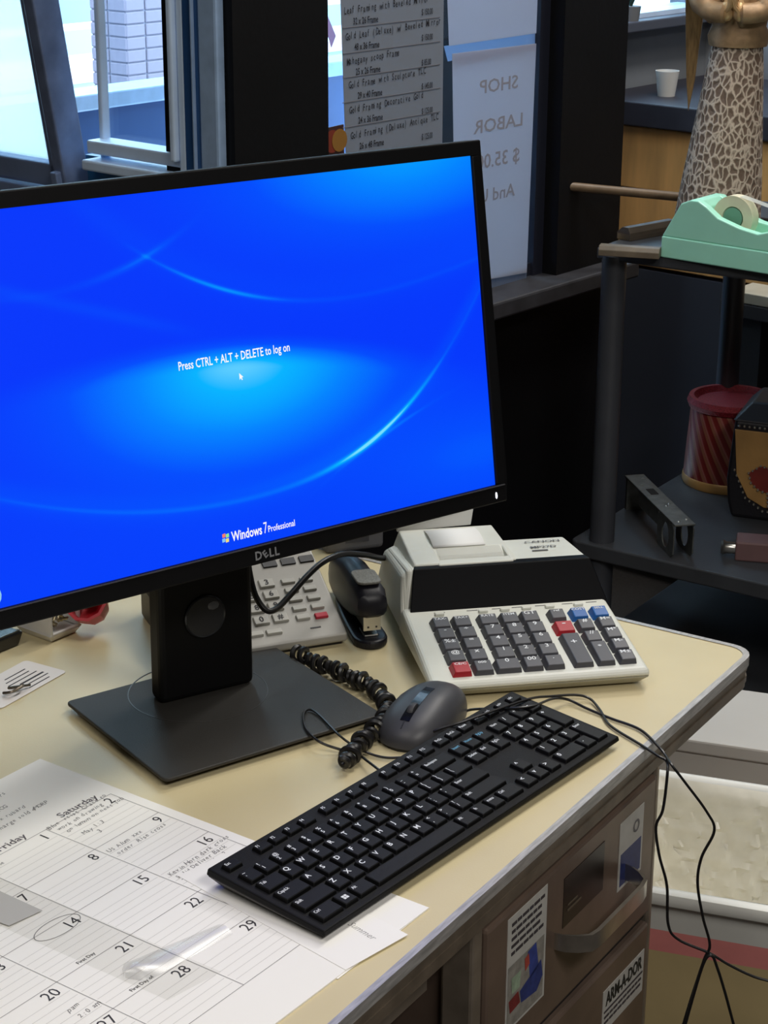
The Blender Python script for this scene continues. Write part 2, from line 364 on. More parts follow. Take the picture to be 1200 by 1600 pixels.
def drawer(z0, z1):
    d = MB().box(S0 + .016, S1 - .010, F0 - .004, F0 + .012, z0, z1).build('drawer', PED, desk, bevel=.004)
    return d
d1 = drawer(Z0 - .222, zd); d2 = drawer(Z0 - .45, Z0 - .234)
MB().box(S0 + .01, S1 - .004, F0 + .004, F0 + .0125, Z0 - .234, Z0 - .222).build('drawer_gap', DK, desk)
# bow handle and badge plate
def handle(z, parent, s0=-.418, s1=-.268):
    mb = MB(); n = 14; pts = []
    for k in range(n + 1):
        q = PI * k / n; x = (s0 + s1) / 2 - math.cos(q) * (s1 - s0) / 2
        y = F0 - .004 - .034 * min(1, math.sin(q) * 1.5); pts.append((x, y))
    vs = []; 
    for (x, y) in pts:
        vs += [(x, y, z - .009), (x, y, z + .009), (x, y + .004, z + .009), (x, y + .004, z - .009)]
    fs = []
    for k in range(n):
        for j in range(4): fs.append((k * 4 + j, k * 4 + (j + 1) % 4, k * 4 + 4 + (j + 1) % 4, k * 4 + 4 + j))
    fs += [(0, 1, 2, 3), (n * 4 + 3, n * 4 + 2, n * 4 + 1, n * 4)]
    mb.add(vs, fs); return mb.build('handle', mat('aged_steel', rgb(196, 188, 176), .3, .9, var=.25, vscale=40), parent, smooth=True)
handle(Z0 - .142, d1); handle(Z0 - .345, d2)
FY = F0 - .0046
def plate(name, s0, s1, z0, z1, m, parent, y=FY): return MB().box(s0, s1, y, y + .0012, z0, z1).build(name, m, parent)
plate('badge_plate', -.402, -.318, Z0 - .137, Z0 - .084, mat('black_badge', rgb(34, 28, 26), .3, var=.3, vscale=60), d1)
def wallM(x, y, z): return Matrix.Translation((x, y, z)) @ Euler((PI / 2, 0, 0)).to_matrix().to_4x4()
MB().box(-.394, -.366, FY - .0006, FY, Z0 - .1225, Z0 - .1205).box(-.394, -.374, FY - .0006, FY, Z0 - .1165, Z0 - .1150).build('badge_mark', mat('dull_gold', rgb(120, 108, 92), .5, .4), d1)
LBLW = mat('label_white', rgb(196, 194, 188), .5, var=.1, vscale=60)
LBLB = mat('label_blue', rgb(52, 62, 116), .5, var=.25, vscale=80)
st = plate('label_sticker', -.284, -.230, Z0 - .158, Z0 - .082, LBLW, d1)
tag(st, 'white and navy label on the upper drawer')
plate('label_print', -.280, -.234, Z0 - .154, Z0 - .118, LBLB, st, FY - .0004)
mb = MB()
for k in range(16):
    q0 = 2 * PI * k / 16; q1 = 2 * PI * (k + 1) / 16
    mb.poly([(-.247 + r * math.cos(q), FY - .0005, Z0 - .100 + r * math.sin(q)) for r, q in ((.007, q0), (.007, q1), (.0045, q1), (.0045, q0))])
flat(mb, 'label_ring', PENCIL, st)
st = plate('picture_sticker', -.510, -.436, Z0 - .190, Z0 - .072, LBLW, d1); tag(st, 'sticker with lines of print above a colourful picture')
LINEI = mat('sticker_ink', rgb(64, 58, 62), .6)
mb = MB()
for k in range(5):
    x = -.503
    while x < -.448:
        w = random.uniform(.006, .014); mb.box(x, min(x + w, -.442), FY - .0006, FY, Z0 - .082 - k * .0075, Z0 - .079 - k * .0075); x += w + .002
mb.build('print_line', LINEI, st)
def blob(name, pts, c, parent, dy=.0006):
    mb = MB(); mb.poly([(s, FY - dy, Z0 + z) for s, z in pts]); return flat(mb, name, mat('print_%s_%d_%d_%d' % (name, *c), rgb(*c), .6, var=.3, vscale=120), parent)
blob('picture_patch', [(-.508, -.122), (-.440, -.122), (-.440, -.187), (-.508, -.187)], (150, 146, 138), st, .0004)
blob('picture_patch', [(-.485, -.158), (-.445, -.146), (-.441, -.165), (-.452, -.176), (-.482, -.172)], (48, 62, 128), st)
blob('picture_patch', [(-.472, -.124), (-.456, -.122), (-.450, -.15), (-.466, -.156)], (58, 74, 150), st)
blob('picture_patch', [(-.478, -.128), (-.470, -.126), (-.468, -.138), (-.476, -.142)], (176, 74, 62), st, .0008)
blob('picture_patch', [(-.506, -.158), (-.488, -.156), (-.484, -.170), (-.503, -.172)], (132, 46, 44), st)
blob('picture_patch', [(-.502, -.136), (-.484, -.136), (-.486, -.153), (-.500, -.153)], (158, 178, 152), st)
st = plate('name_sticker', -.304, -.209, Z0 - .312, Z0 - .262, LBLW, d2); tag(st, 'white sticker with bold black lettering on the lower drawer')
mb = MB(); fit_text(mb, 'ARM-A-DOR', wallM(-.2565, FY - .0006, Z0 - .2745), .0150, .084, bold=.03); flat(mb, 'sticker_lettering', mat('sticker_black', rgb(28, 32, 30), .6), st)
mb = MB()
mb.box(-.301, -.212, FY - .0006, FY, Z0 - .2885, Z0 - .2865)
for k in range(2):
    x = -.30
    while x < -.22: w = random.uniform(.005, .012); mb.box(x, min(x + w, -.213), FY - .0006, FY, Z0 - .2955 - k * .0065, Z0 - .293 - k * .0065); x += w + .002
mb.build('print_line', LINEI, st)

# ------------------------------------------------------------------ monitor
BX, BY, BA = -.1581, 1.7207, .6157; BW, BD = .2435, .203
MX, MY, MZ, MYAW, MTILT, MROLL, MW = -.1311, 1.6797, .3700, .6768, -.1627, .0136, .5848
mon = thing('monitor', 'widescreen computer monitor on a charcoal stand showing a blue log-on screen', 'monitor', (BX, BY, Z0), BA)
bl = Matrix.Translation((BX, BY, 0)) @ Matrix.Rotation(BA, 4, 'Z'); bli = bl.inverted()
STAND = mat('stand_plastic', rgb(52, 50, 47), .5, spec=.35, var=.1, vscale=30, bump=.2, bscale=1500)
base = MB().prism(rrect(-BW / 2, BW / 2, -BD / 2, BD / 2, .006, 3), .0070, .0105).build('base_plate', STAND, mon, bevel=.0012, seg=2)
MB().prism(rrect(-BW / 2 + .028, BW / 2 - .028, -BD / 2 + .028, BD / 2 - .028, .006, 3), 0, .0071).build('base_foot', BLACKP, mon)
mb = MB().lathe([(.0705, .0100), (.0705, .0108), (.0696, .0108), (.0696, .0100)], 64, (-.002, .046, 0), cap=False); mb.build('swivel_ring', mat('ring_plastic', rgb(66, 65, 63), .4), base, smooth=False)
# column with the round cable hole
CW = .052; cy0, cy1 = .036, .062
colr = Matrix.Rotation(math.radians(30.5) - BA, 4, 'Z')
colm = MB().hexa([(-CW, cy0, .009), (CW, cy0, .009), (CW, cy1, .009), (-CW, cy1, .009)], [(-CW * .97, cy0 - .004, .34), (CW * .97, cy0 - .004, .34), (CW * .97, cy1 - .002, .34), (-CW * .97, cy1 - .002, .34)])
colo = colm.build('column', mat('column_plastic', rgb(9, 9, 10), .5, spec=.25, var=.1), mon, bevel=.006, seg=3); colo.rotation_euler = (0, 0, math.radians(31.5) - BA); colo.location = (.0015, -.001, .0015)
hm = MB().lathe([(.0225, -.0022), (.0212, -.0036), (.0200, -.0018), (.016, .0), (.009, .0022), (0, .003)], 32, axis='y').build('cable_hole', mat('hole_plastic', rgb(40, 41, 43), .25, var=.15, vscale=30), colo, smooth=True)
hm.location = (-.0025, cy0 - .0008, .095)
mb = MB().ball((0, 0, 0), .011, .004, .008).build('hole_highlight', mat('hole_highlight', rgb(96, 98, 100), .25), hm, smooth=True); mb.location = (.009, .001, .010)  # paler ball imitates the highlight inside the cable hole
# panel, tilted about its own axis
PM = bli @ (Matrix.Translation((MX, MY, MZ)) @ Euler((0, 0, MYAW)).to_matrix().to_4x4() @ Euler((MTILT, 0, 0)).to_matrix().to_4x4() @ Euler((0, MROLL, 0)).to_matrix().to_4x4())
BEZ = mat('bezel_plastic', rgb(12, 12, 14), .45, spec=.25, var=.12, vscale=60, bump=.1, bscale=1500)
HW, HH = MW / 2, MW * 9 / 32
OW, OT, OB = HW + .0125, HH + .0145, HH + .0185
panel = MB().box(-OW, OW, .002, .022, -OB, OT).box(-OW * .8, OW * .8, .022, .046, -OB * .55, OT * .7).build('housing', BEZ, mon, bevel=.004, seg=3)
panel.matrix_local = PM
mb = MB()
for x0, x1, z0, z1 in ((-OW, OW, HH, OT), (-OW, OW, -OB, -HH), (-OW, -HW, -HH, HH), (HW, OW, -HH, HH)): mb.box(x0, x1, -.0035, .003, z0, z1)
mb.build('bezel', BEZ, panel, bevel=.0015)
MB().box(-OW + .003, OW - .003, -.005, -.0034, -HH - .0016, -HH - .0005).build('bezel_lip', mat('lip_plastic', rgb(74, 74, 78), .35), panel)
MB().lathe([(.045, .03), (.045, .095)], 24, axis='y').build('mount', BLACKP, panel).location = (0, .0, .0)
# screen: procedural picture on a flat panel that gives off light
class X:
    nt = None
    def __init__(s, v): s.v = v
    @staticmethod
    def op(o, *a):
        n = X.nt.nodes.new('ShaderNodeMath'); n.operation = o
        for i, q in enumerate(a):
            q = q.v if isinstance(q, X) else q
            if isinstance(q, (int, float)): n.inputs[i].default_value = q
            else: X.nt.links.new(q, n.inputs[i])
        return X(n.outputs[0])
    def __add__(s, o): return X.op('ADD', s, o)
    __radd__ = __add__
    def __sub__(s, o): return X.op('SUBTRACT', s, o)
    def __rsub__(s, o): return X.op('SUBTRACT', o, s)
    def __mul__(s, o): return X.op('MULTIPLY', s, o)
    __rmul__ = __mul__
    def __truediv__(s, o): return X.op('DIVIDE', s, o)
    def gauss(s, w):
        q = s / w; return X.op('POWER', math.e, -1.0 * (q * q))
    def step(s, e0, e1):
        n = X.nt.nodes.new('ShaderNodeMapRange'); n.interpolation_type = 'SMOOTHSTEP'; X.nt.links.new(s.v, n.inputs[0])
        n.inputs[1].default_value = e0; n.inputs[2].default_value = e1; return X(n.outputs[0])
def screen_mat():
    m = bpy.data.materials.new('log_on_screen'); m.use_nodes = True; nt = m.node_tree; nt.nodes.clear(); X.nt = nt
    tc = nt.nodes.new('ShaderNodeTexCoord'); sp = nt.nodes.new('ShaderNodeSeparateXYZ'); nt.links.new(tc.outputs['Object'], sp.inputs[0])
    u = X(sp.outputs[0]) / HW; v = X(sp.outputs[2]) / HH
    # soft glows
    d = X.op('POWER', (u - .02) / .58, 2.0) + X.op('POWER', (v + .02) / .48, 2.0)
    top = .120 - .17 * u - .25 * (u * u)
    g1 = X.op('POWER', math.e, -1.1 * d) * (top - v).step(-.07, .13) * .82
    d2 = X.op('POWER', (u - .72) / .62, 2.0) + X.op('POWER', (v - 1.08) / .42, 2.0)
    g2 = X.op('POWER', math.e, -1.0 * d2) * .62
    d3 = X.op('POWER', (u + .02) / .16, 2.0) + X.op('POWER', (v - .03) / .09, 2.0)
    g3 = X.op('POWER', math.e, -1.0 * d3) * .10
    d4 = X.op('POWER', (u - .95) / .5, 2.0) + X.op('POWER', (v + .75) / .3, 2.0)
    g4 = X.op('POWER', math.e, -1.0 * d4) * .20
    g5 = (v + 1.0).gauss(.5) * .06
    # fine light lines: v = f(u)
    ub = u + .03
    fB = -.735 + .42 * (ub * ub) + .46 * X.op('POWER', X.op('MAXIMUM', ub, 0.0), 3.0)
    LB = (v - fB).gauss(.016) * ((u - .50).gauss(.20) * .75 + .12) + (v - fB - .03).gauss(.07) * .10
    ut = u - .47
    fT = .285 + .50 * (ut * ut) - .21 * X.op('POWER', ut, 3.0)
    LT = (v - fT).gauss(.014) * ((u + .03).gauss(.20) * .42 + .09) * (u + .4).step(0, .12) + (v - fT - .05).gauss(.09) * .05
    ul = u + .70
    fL = .545 + .62 * (ul * ul) + .30 * X.op('POWER', X.op('MAXIMUM', ul, 0.0), 3.0)
    LL = (v - fL).gauss(.02) * ((u + .33).gauss(.13) * .22 + .05) * (-.02 - u).step(0, .2)
    f2 = -.76 + .88 * (u - .26) - .36 * X.op('POWER', u - .26, 2.0)
    L2 = (v - f2).gauss(.012) * (u - .55).gauss(.2) * .18
    f3 = .595 - .58 * (u + .777)
    L3 = (v - f3).gauss(.035) * .10 * (-.05 - u).step(0, .35)
    f4 = -.79 + .22 * (u - .5)
    t = g1 + g2 + g3 + g4 + g5 + LB + LT + LL + L2 + L3
    r = nt.nodes.new('ShaderNodeValToRGB'); nt.links.new(t.v, r.inputs[0]); cr = r.color_ramp
    cr.elements[0].position = 0; cr.elements[0].color = rgb(4, 56, 252); cr.elements[1].position = 1.0; cr.elements[1].color = rgb(120, 222, 255)
    for p, c in ((.22, (2, 78, 254)), (.5, (2, 132, 255)), (.78, (6, 180, 255))):
        e = cr.elements.new(p); e.color = rgb(*c)
    e = nt.nodes.new('ShaderNodeEmission'); nt.links.new(r.outputs[0], e.inputs[0]); e.inputs[1].default_value = 1.0
    gl = nt.nodes.new('ShaderNodeBsdfGlossy'); gl.inputs['Roughness'].default_value = .35; gl.inputs[0].default_value = (.02, .02, .02, 1)
    ad = nt.nodes.new('ShaderNodeAddShader'); nt.links.new(e.outputs[0], ad.inputs[0]); nt.links.new(gl.outputs[0], ad.inputs[1])
    o = nt.nodes.new('ShaderNodeOutputMaterial'); nt.links.new(ad.outputs[0], o.inputs[0]); return m
scr = MB().box(-HW, HW, -.0005, .0025, -HH, HH).build('screen', screen_mat(), panel)
WHT = emis('screen_white', (1, 1, 1, 1), .95)
def scrM(u, v, off=-.0009): return Matrix.Translation((u * HW, off, v * HH)) @ Euler((PI / 2, 0, 0)).to_matrix().to_4x4()
for st_, uc, vc, hh_, ww_, bb_ in (('Press CTRL + ALT + DELETE to log on', -.015, .062, .0078, .414, .012), ('Windows', -.040, -.926, .0088, .116, .02), ('7', .032, -.922, .0105, .013, 0), ('Professional', .094, -.932, .0060, .104, .01)):
    mb = MB(); fit_text(mb, st_, scrM(uc, vc), hh_, ww_ * HW, bold=bb_); flat(mb, 'screen_text', WHT, panel)
for k, (du, dv, c) in enumerate(((-.007, .012, (1, .25, .15, 1)), (.006, .008, (.35, .9, .3, 1)), (-.009, -.014, (.25, .6, 1, 1)), (.004, -.018, (1, .8, .2, 1)))):
    mb = MB(); x, z = (-.118 + du) * HW, (-.920 + dv) * HH
    mb.poly([(x - .0017, -.0009, z - .0017), (x + .0017, -.0009, z - .0013), (x + .0017, -.0009, z + .0021), (x - .0017, -.0009, z + .0017)])
    flat(mb, 'emblem_pane', emis('emblem_%d' % k, c, .9), panel)
mb = MB(); x, z = -.007 * HW, -.03 * HH
mb.poly([(x, -.0009, z), (x, -.0009, z - .0062), (x + .0014, -.0009, z - .0048), (x + .0024, -.0009, z - .0068), (x + .0033, -.0009, z - .0064), (x + .0024, -.0009, z - .0044), (x + .0042, -.0009, z - .0042)]); flat(mb, 'mouse_pointer', WHT, panel)
mb = MB()
for k in range(14):
    q0 = 2 * PI * k / 14; q1 = 2 * PI * (k + 1) / 14
    mb.poly([(-.925 * HW + r * math.cos(q), -.0009, -.93 * HH + r * 1.1 * math.sin(q)) for r, q in ((.0085, q0), (.0085, q1), (.0072, q1), (.0072, q0))])
flat(mb, 'ease_button', emis('soft_cyan', (.35, .75, 1, 1), .8), panel)
# logo letters on the bezel: D, tilted E, L, L
LOGO = mat('logo_silver', rgb(150, 152, 156), .35, .3)
LZ = -HH - .0105
mb = MB()
for s, x, rz in (('D', .0005, 0), ('E', .0082, .55), ('L', .0150, 0), ('L', .0212, 0)):
    text_into(mb, s, Matrix.Translation((x - .004, -.0042, LZ)) @ Euler((PI / 2, -rz * 0, 0)).to_matrix().to_4x4() @ Matrix.Rotation(rz, 4, 'Z'), .0112 if s != 'E' else .0098, bold=.03, sx=.95)
flat(mb, 'brand_lettering', LOGO, panel)
led = MB().ball((HW * .993, -.0036, -HH - .0105), .0011, .0006, .0034).build('power_light', emis('led_white', (.85, .88, 1, 1), 4.0), panel)

# ------------------------------------------------------------------ keyboard
KBX, KBY, KBA = -.0456, 1.3108, .9057
kb = thing('keyboard', 'flat black full-size computer keyboard lying along the desk edge', 'keyboard', (KBX, KBY, Z0 + .0025), KBA)
KW, KD, ZF, ZB = .442, .127, .0095, .0205
tilt = math.atan2(ZB - ZF, KD)
KBM = mat('keyboard_plastic', rgb(15, 15, 16), .55, spec=.18, var=.12, vscale=60, bump=.25, bscale=1600)
KBE = mat('keyboard_edge', rgb(48, 46, 44), .5, var=.15, vscale=60)
bd = MB().hexa([(.012, .010, .0), (KW - .012, .010, 0), (KW - .012, KD - .008, 0), (.012, KD - .008, 0)], [(0, 0, ZF - .005), (KW, 0, ZF - .005), (KW, KD, ZB - .006), (0, KD, ZB - .006)]).build('underside', KBE, kb, bevel=.0015)
MB().hexa([(0, 0, ZF - .005), (KW, 0, ZF - .005), (KW, KD, ZB - .006), (0, KD, ZB - .006)], [(0.001, .001, ZF), (KW - .001, .001, ZF), (KW - .001, KD - .001, ZB), (.001, KD - .001, ZB)]).build('top_case', KBM, kb, bevel=.0012)
KEYM = mat('keycap', rgb(11, 11, 12), .5, spec=.2, var=.1, vscale=90, bump=.15, bscale=1800)
LEGB = mat('blue_legend', rgb(96, 168, 204), .6)
_km = {}
def keymesh(w, h):
    k = (round(w, 4), round(h, 4))
    if k not in _km:
        g = .0011; a, b = w / 2 - g, h / 2 - g; i = .0012
        _km[k] = MB().hexa([(-a, -b, -.001), (a, -b, -.001), (a, b, -.001), (-a, b, -.001)], [(-a + i, -b + i, .0034), (a - i, -b + i, .0034), (a - i, b - i * .6, .0034), (-a + i, b - i * .6, .0034)]).mesh('key', KEYM, bevel=.0006, seg=1)
    return _km[k]
U = .019
def key(x, y, w, h, s='', sz=.0072, blue=False, second=None):
    yc = y + h / 2; xc = x + w / 2
    o = inst(keymesh(w, h), 'key', kb, (xc, yc, ZF + yc * math.tan(tilt)), (tilt, 0, 0))
    if s:
        mb = MB(); lx = -w / 2 + .0034; ly = h / 2 - .0052
        if second:
            text_into(mb, second, TR(lx, ly + .0006, .00345), sz * .8, align='LEFT', bold=.01); text_into(mb, s, TR(lx, ly - .0052, .00345), sz * .8, align='LEFT', bold=.01)
        elif len(s) == 1: text_into(mb, s, TR(-w / 2 + .0062, ly - .0012, .00345), sz, bold=.02)
        else: text_into(mb, s, TR(lx, ly - (.0008 if h > .014 else -.0006), .00345), sz * .66, align='LEFT', sx=.85, bold=.012)
        flat(mb, 'legend', LEGB if blue else LEGEND, o)
X0, Y0 = .0075, .0065
rows = [
 [('Ctrl', 1.5), ('win', 1), ('Alt', 1.25), ('', 6.5), ('Alt', 1.25), ('fn', 1), ('menu', 1), ('Ctrl', 1.5)],
 [('Shift', 2.25)] + [(c, 1) for c in 'ZXCVBNM,./'] + [('Shift', 2.75)],
 [('CapsLk', 1.75)] + [(c, 1) for c in "ASDFGHJKL;'"] + [('Enter', 2.25)],
 [('Tab', 1.5)] + [(c, 1) for c in 'QWERTYUIOP[]'] + [('\\', 1.5)],
 [('`', 1)] + [(c, 1) for c in '1234567890-='] + [('Backspace', 2)]]
sh = dict(zip("`1234567890-=[];',./\\", '~!@#$%^&*()_+{}:"<>?|'))
for r, row in enumerate(rows):
    x = X0
    for s, w in row:
        if s == 'win':
            key(x, Y0 + r * U, w * U, U)
            o = [q for q in kb.children if q.name.startswith('key')][-1]; mb = MB()
            for i in (0, 1):
                for j in (0, 1): mb.poly([(-.0028 + i * .0030, -.0022 + j * .0026, .00345), (-.0002 + i * .0030, -.0022 + j * .0026, .00345), (-.0002 + i * .0030, .0001 + j * .0026, .00345), (-.0028 + i * .0030, .0001 + j * .0026, .00345)])
            flat(mb, 'legend', LEGEND, o)
        else: key(x, Y0 + r * U, w * U, U, s, second=sh.get(s))
        x += w * U
yF = Y0 + 5 * U + .005; hF = .0135
key(X0, yF, U, hF, 'Esc')
for g in range(3):
    for k in range(4): key(X0 + (2 + g * 4.5 + k) * U, yF, U, hF, 'F%d' % (g * 4 + k + 1))
xn = X0 + 15 * U + .0045
for k, s in enumerate(('PrtSc', 'ScrLk', 'Pause')): key(xn + k * U, yF, U, hF, s)
for k, s in enumerate(('Insert', 'Home', 'PgUp')): key(xn + k * U, Y0 + 4 * U, U, U, s, blue=True)
for k, s in enumerate(('Delete', 'End', 'PgDn')): key(xn + k * U, Y0 + 3 * U, U, U, s)
key(xn + U, Y0 + U, U, U, '^')
for k, s in enumerate('<v>'): key(xn + k * U, Y0, U, U, s)
xp = xn + 3 * U + .0045
for k, s in enumerate(('mute', 'vol-', 'vol+', 'calc')): key(xp + k * U, yF, U, hF, s)
for k, s in enumerate(('Num', '/', '*', '-')): key(xp + k * U, Y0 + 4 * U, U, U, s)
for r, q in ((3, '789'), (2, '456'), (1, '123')):
    for k, s in enumerate(q): key(xp + k * U, Y0 + r * U, U, U, s)
key(xp + 3 * U, Y0 + 2 * U, U, 2 * U, '+'); key(xp + 3 * U, Y0, U, 2 * U, 'Enter'); key(xp, Y0, 2 * U, U, '0'); key(xp + 2 * U, Y0, U, U, '.')

# ------------------------------------------------------------------ calculator
CALX, CALY, CALA = .0469, 1.7479, math.radians(11)
cal = thing('desk_calculator', 'off-white printing desk calculator with dark grey keys and paper roll', 'calculator', (CALX, CALY, Z0), CALA)
OFFW = mat('offwhite_plastic', rgb(218, 219, 209), .45, var=.06, vscale=20, bump=.08, bscale=900)
OFFD = mat('offwhite_base', rgb(168, 166, 152), .5, var=.1, vscale=20)
CWD = .232
MB().hexa([(.012, .016, .002), (CWD - .010, .012, .002), (CWD - .012, .30, .002), (.016, .30, .002)], [(.002, .002, .014), (CWD, .0, .014), (CWD - .002, .305, .014), (.002, .305, .014)]).build('lower_case', OFFD, cal, bevel=.003)
for fx, fy in ((.03, .03), (.2, .03), (.03, .27), (.2, .27)): MB().lathe([(.008, 0), (.008, .003)], 10, (fx, fy, 0)).build('rubber_foot', BLACKP, cal)
zdk = lambda y: .0225 + (y - .004) * (.0375 - .0225) / .149
deck = MB().hexa([(0, .0, .014), (CWD, -.001, .014), (CWD, .165, .014), (0, .165, .014)], [(.003, .003, .0225), (CWD - .003, .002, .0225), (CWD - .003, .165, zdk(.165)), (.004, .165, zdk(.165))])
deck.build('keypad_deck', OFFW, cal, bevel=.0045, seg=3)
# housing behind the deck: display face leans back
hs = MB().hexa([(.003, .155, .014), (CWD - .003, .155, .014), (CWD - .004, .305, .014), (.004, .305, .014)], [(.014, .186, .0735), (CWD - .012, .186, .0735), (CWD - .018, .272, .068), (.012, .285, .064)])
hs.build('housing', OFFW, cal, bevel=.004, seg=3)
sd = MB().hexa([(.001, .150, .014), (.013, .153, .014), (.013, .30, .014), (.001, .30, .014)], [(.008, .190, .066), (.022, .185, .0755), (.020, .285, .067), (.008, .29, .058)]); sd.build('side_shoulder', OFFW, cal, bevel=.004, seg=3)
pr = MB().hexa([(.020, .190, .066), (.142, .190, .066), (.142, .30, .056), (.020, .30, .056)], [(.024, .233, .0785), (.136, .233, .0785), (.134, .292, .0800), (.026, .292, .0800)])
pr.hexa([(.020, .189, .066), (.054, .189, .066), (.054, .236, .066), (.020, .236, .066)], [(.024, .193, .0762), (.054, .193, .0762), (.054, .236, .0785), (.024, .236, .0785)])
pr.hexa([(.130, .189, .066), (.142, .189, .066), (.142, .236, .066), (.130, .236, .066)], [(.130, .193, .0762), (.137, .193, .0762), (.136, .236, .0785), (.130, .236, .0785)])
pr.box(.05, .134, .189, .204, .066, .0762)
prn = pr.build('printer_cover', OFFW, cal, bevel=.0018, seg=2)
dsp = MB().hexa([(.0105, .1515, .036), (CWD - .001, .1515, .036), (CWD - .006, .165, .036), (.016, .165, .036)], [(.0205, .1845, .0745), (CWD - .0125, .1845, .0745), (CWD - .016, .196, .0745), (.024, .196, .0745)])
dsp.build('display_window', mat('display_black', rgb(4, 4, 7), .4, spec=.08), cal, bevel=.0012)
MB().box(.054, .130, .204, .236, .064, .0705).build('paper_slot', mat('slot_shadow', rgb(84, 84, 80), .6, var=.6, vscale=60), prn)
MB().tube([(.054, .224, .0715), (.130, .224, .0715)], .004, 10).build('platen_roller', mat('roller_grey', rgb(96, 96, 92), .6), prn, smooth=True)
mb = MB(); n = 10; vs = []
for k in range(n + 1):
    t = k / n; y = .2325 + t * .056; z = .0795 + .004 * math.sin(t * PI); vs += [(.0535, y, z), (.1125, y, z)]
mb.add(vs, [(2 * k, 2 * k + 1, 2 * k + 3, 2 * k + 2) for k in range(n)])
o = mb.build('paper_tape', mat('till_paper', rgb(242, 242, 240), .8), prn, smooth=True); md = o.modifiers.new('s', 'SOLIDIFY'); md.thickness = .0004
MB().hexa([(.056, .208, .0735), (.128, .208, .0735), (.128, .231, .0755), (.056, .231, .0755)], [(.056, .208, .0755), (.128, .208, .0755), (.128, .231, .0785), (.056, .231, .0785)]).build('tear_bar', translmat('smoky_clear', (.7, .7, .68, 1), .72, .3), prn, bevel=.0006)
MB().hexa([(.024, .292, .078), (.112, .300, .078), (.112, .304, .078), (.024, .297, .078)], [(.024, .290, .0855), (.116, .305, .0965), (.116, .309, .0965), (.024, .294, .0855)]).build('paper_roll_arm', mat('arm_plastic', rgb(206, 206, 202), .4), cal, bevel=.001)
topM = lambda x, y: Matrix.Translation((x, y, .0737 - (y - .186) * .064 + .0008)) @ Euler((-.062, 0, 0)).to_matrix().to_4x4()
DKI = mat('grey_ink', rgb(92, 92, 92), .6)
text_obj('model_lettering', 'CANON', .0085, DKI, cal, topM(.184, .255), sx=1.3, bold=.02)
text_obj('model_lettering', 'MP27D', .0095, DKI, cal, topM(.180, .235), sx=1.05, bold=.02)
mb = MB(); mb.box(.164, .182, .2215, .2245, .0716, .0722); mb.build('print_line', DKI, cal)
CK = mat('calc_key_grey', rgb(72, 72, 78), .45, var=.08, vscale=80); CRK = mat('calc_key_red', rgb(168, 28, 40), .4); CBK = mat('calc_key_blue', rgb(28, 92, 164), .4)
slope = math.atan2(.015, .149)
_ck = {}
def ckey(x, y, w, h, s, m=CK, sz=.0085):
    k = (w, h, m.name)
    if k not in _ck:
        a, b = w / 2, h / 2
        _ck[k] = MB().hexa([(-a, -b, -.001), (a, -b, -.001), (a, b, -.001), (-a, b, -.001)], [(-a + .0036, -b + .001, .0062), (a - .0012, -b + .001, .0062), (a - .0012, b - .0035, .0078), (-a + .0036, b - .0035, .0078)]).mesh('key', m, bevel=.0008, seg=2)
    o = inst(_ck[k], 'key', cal, (x + w / 2, y + h / 2, zdk(y + h / 2)), (slope, 0, 0))
    if s:
        mb = MB(); text_into(mb, s, Matrix.Translation((.0008, h * .16, .0065 + .0016 * (h * .66 - .001) / (h - .0045))) @ Euler((.0016 / (h - .0045), 0, 0)).to_matrix().to_4x4(), sz if len(s) < 3 else sz * .62, bold=.015, sx=1.1); flat(mb, 'legend', LEGEND, o)
RY = [.0120 + .0238 * k for k in range(5)]; KH = .0216
cols = [(.0255, .021, ['CE/C', '@', '%±', '-', 'TAX-']), (.0480, .0215, ['000', 'x', '=', '÷', 'TAX+']), (.0760, .0225, ['0', '1', '4', '7', 'RATE']), (.1000, .0215, ['00', '2', '5', '8', 'ITEM']), (.1225, .0215, ['.', '3', '6', '9', 'GT'])]
for x, w, ls in cols:
    for y, s in zip(RY, ls):
        if s == '0': ckey(x - .005, y, w + .005, KH, s)
        else: ckey(x, y, w, KH, s, CRK if s == 'CE/C' else CK)
ckey(.1525, RY[0], .0220, .0635, '+', sz=.012); ckey(.1525, RY[3] - .004, .0220, .0225, '-', CRK, .012); ckey(.1535, RY[4] + .001, .0195, KH - .001, 'ref')
ckey(.1775, RY[0], .0200, .043, '*'); ckey(.1775, RY[2] - .004, .0195, KH, '//'); ckey(.1775, RY[3] - .0015, .0195, KH, '#'); ckey(.1775, RY[4], .0195, KH, 'COST', CBK)
for y, s in zip(RY, ('M±', 'M-', 'M*', 'M=', 'SELL')): ckey(.2005, y, .0195, KH, s, CBK if s == 'SELL' else CK, .0075)
for x in (.036, .084, .108, .132, .158, .190):
    MB().box(x, x + .010, .1405, .1455, zdk(.142), zdk(.142) + .003).build('slide_switch', OFFW, cal, bevel=.0008)
mb = MB()
for x in (.036, .072, .10, .122, .148, .178, .205): mb.box(x, x + .012, .1475, .1485, zdk(.148), zdk(.148) + .0004)
mb.build('switch_print', DKI, cal)

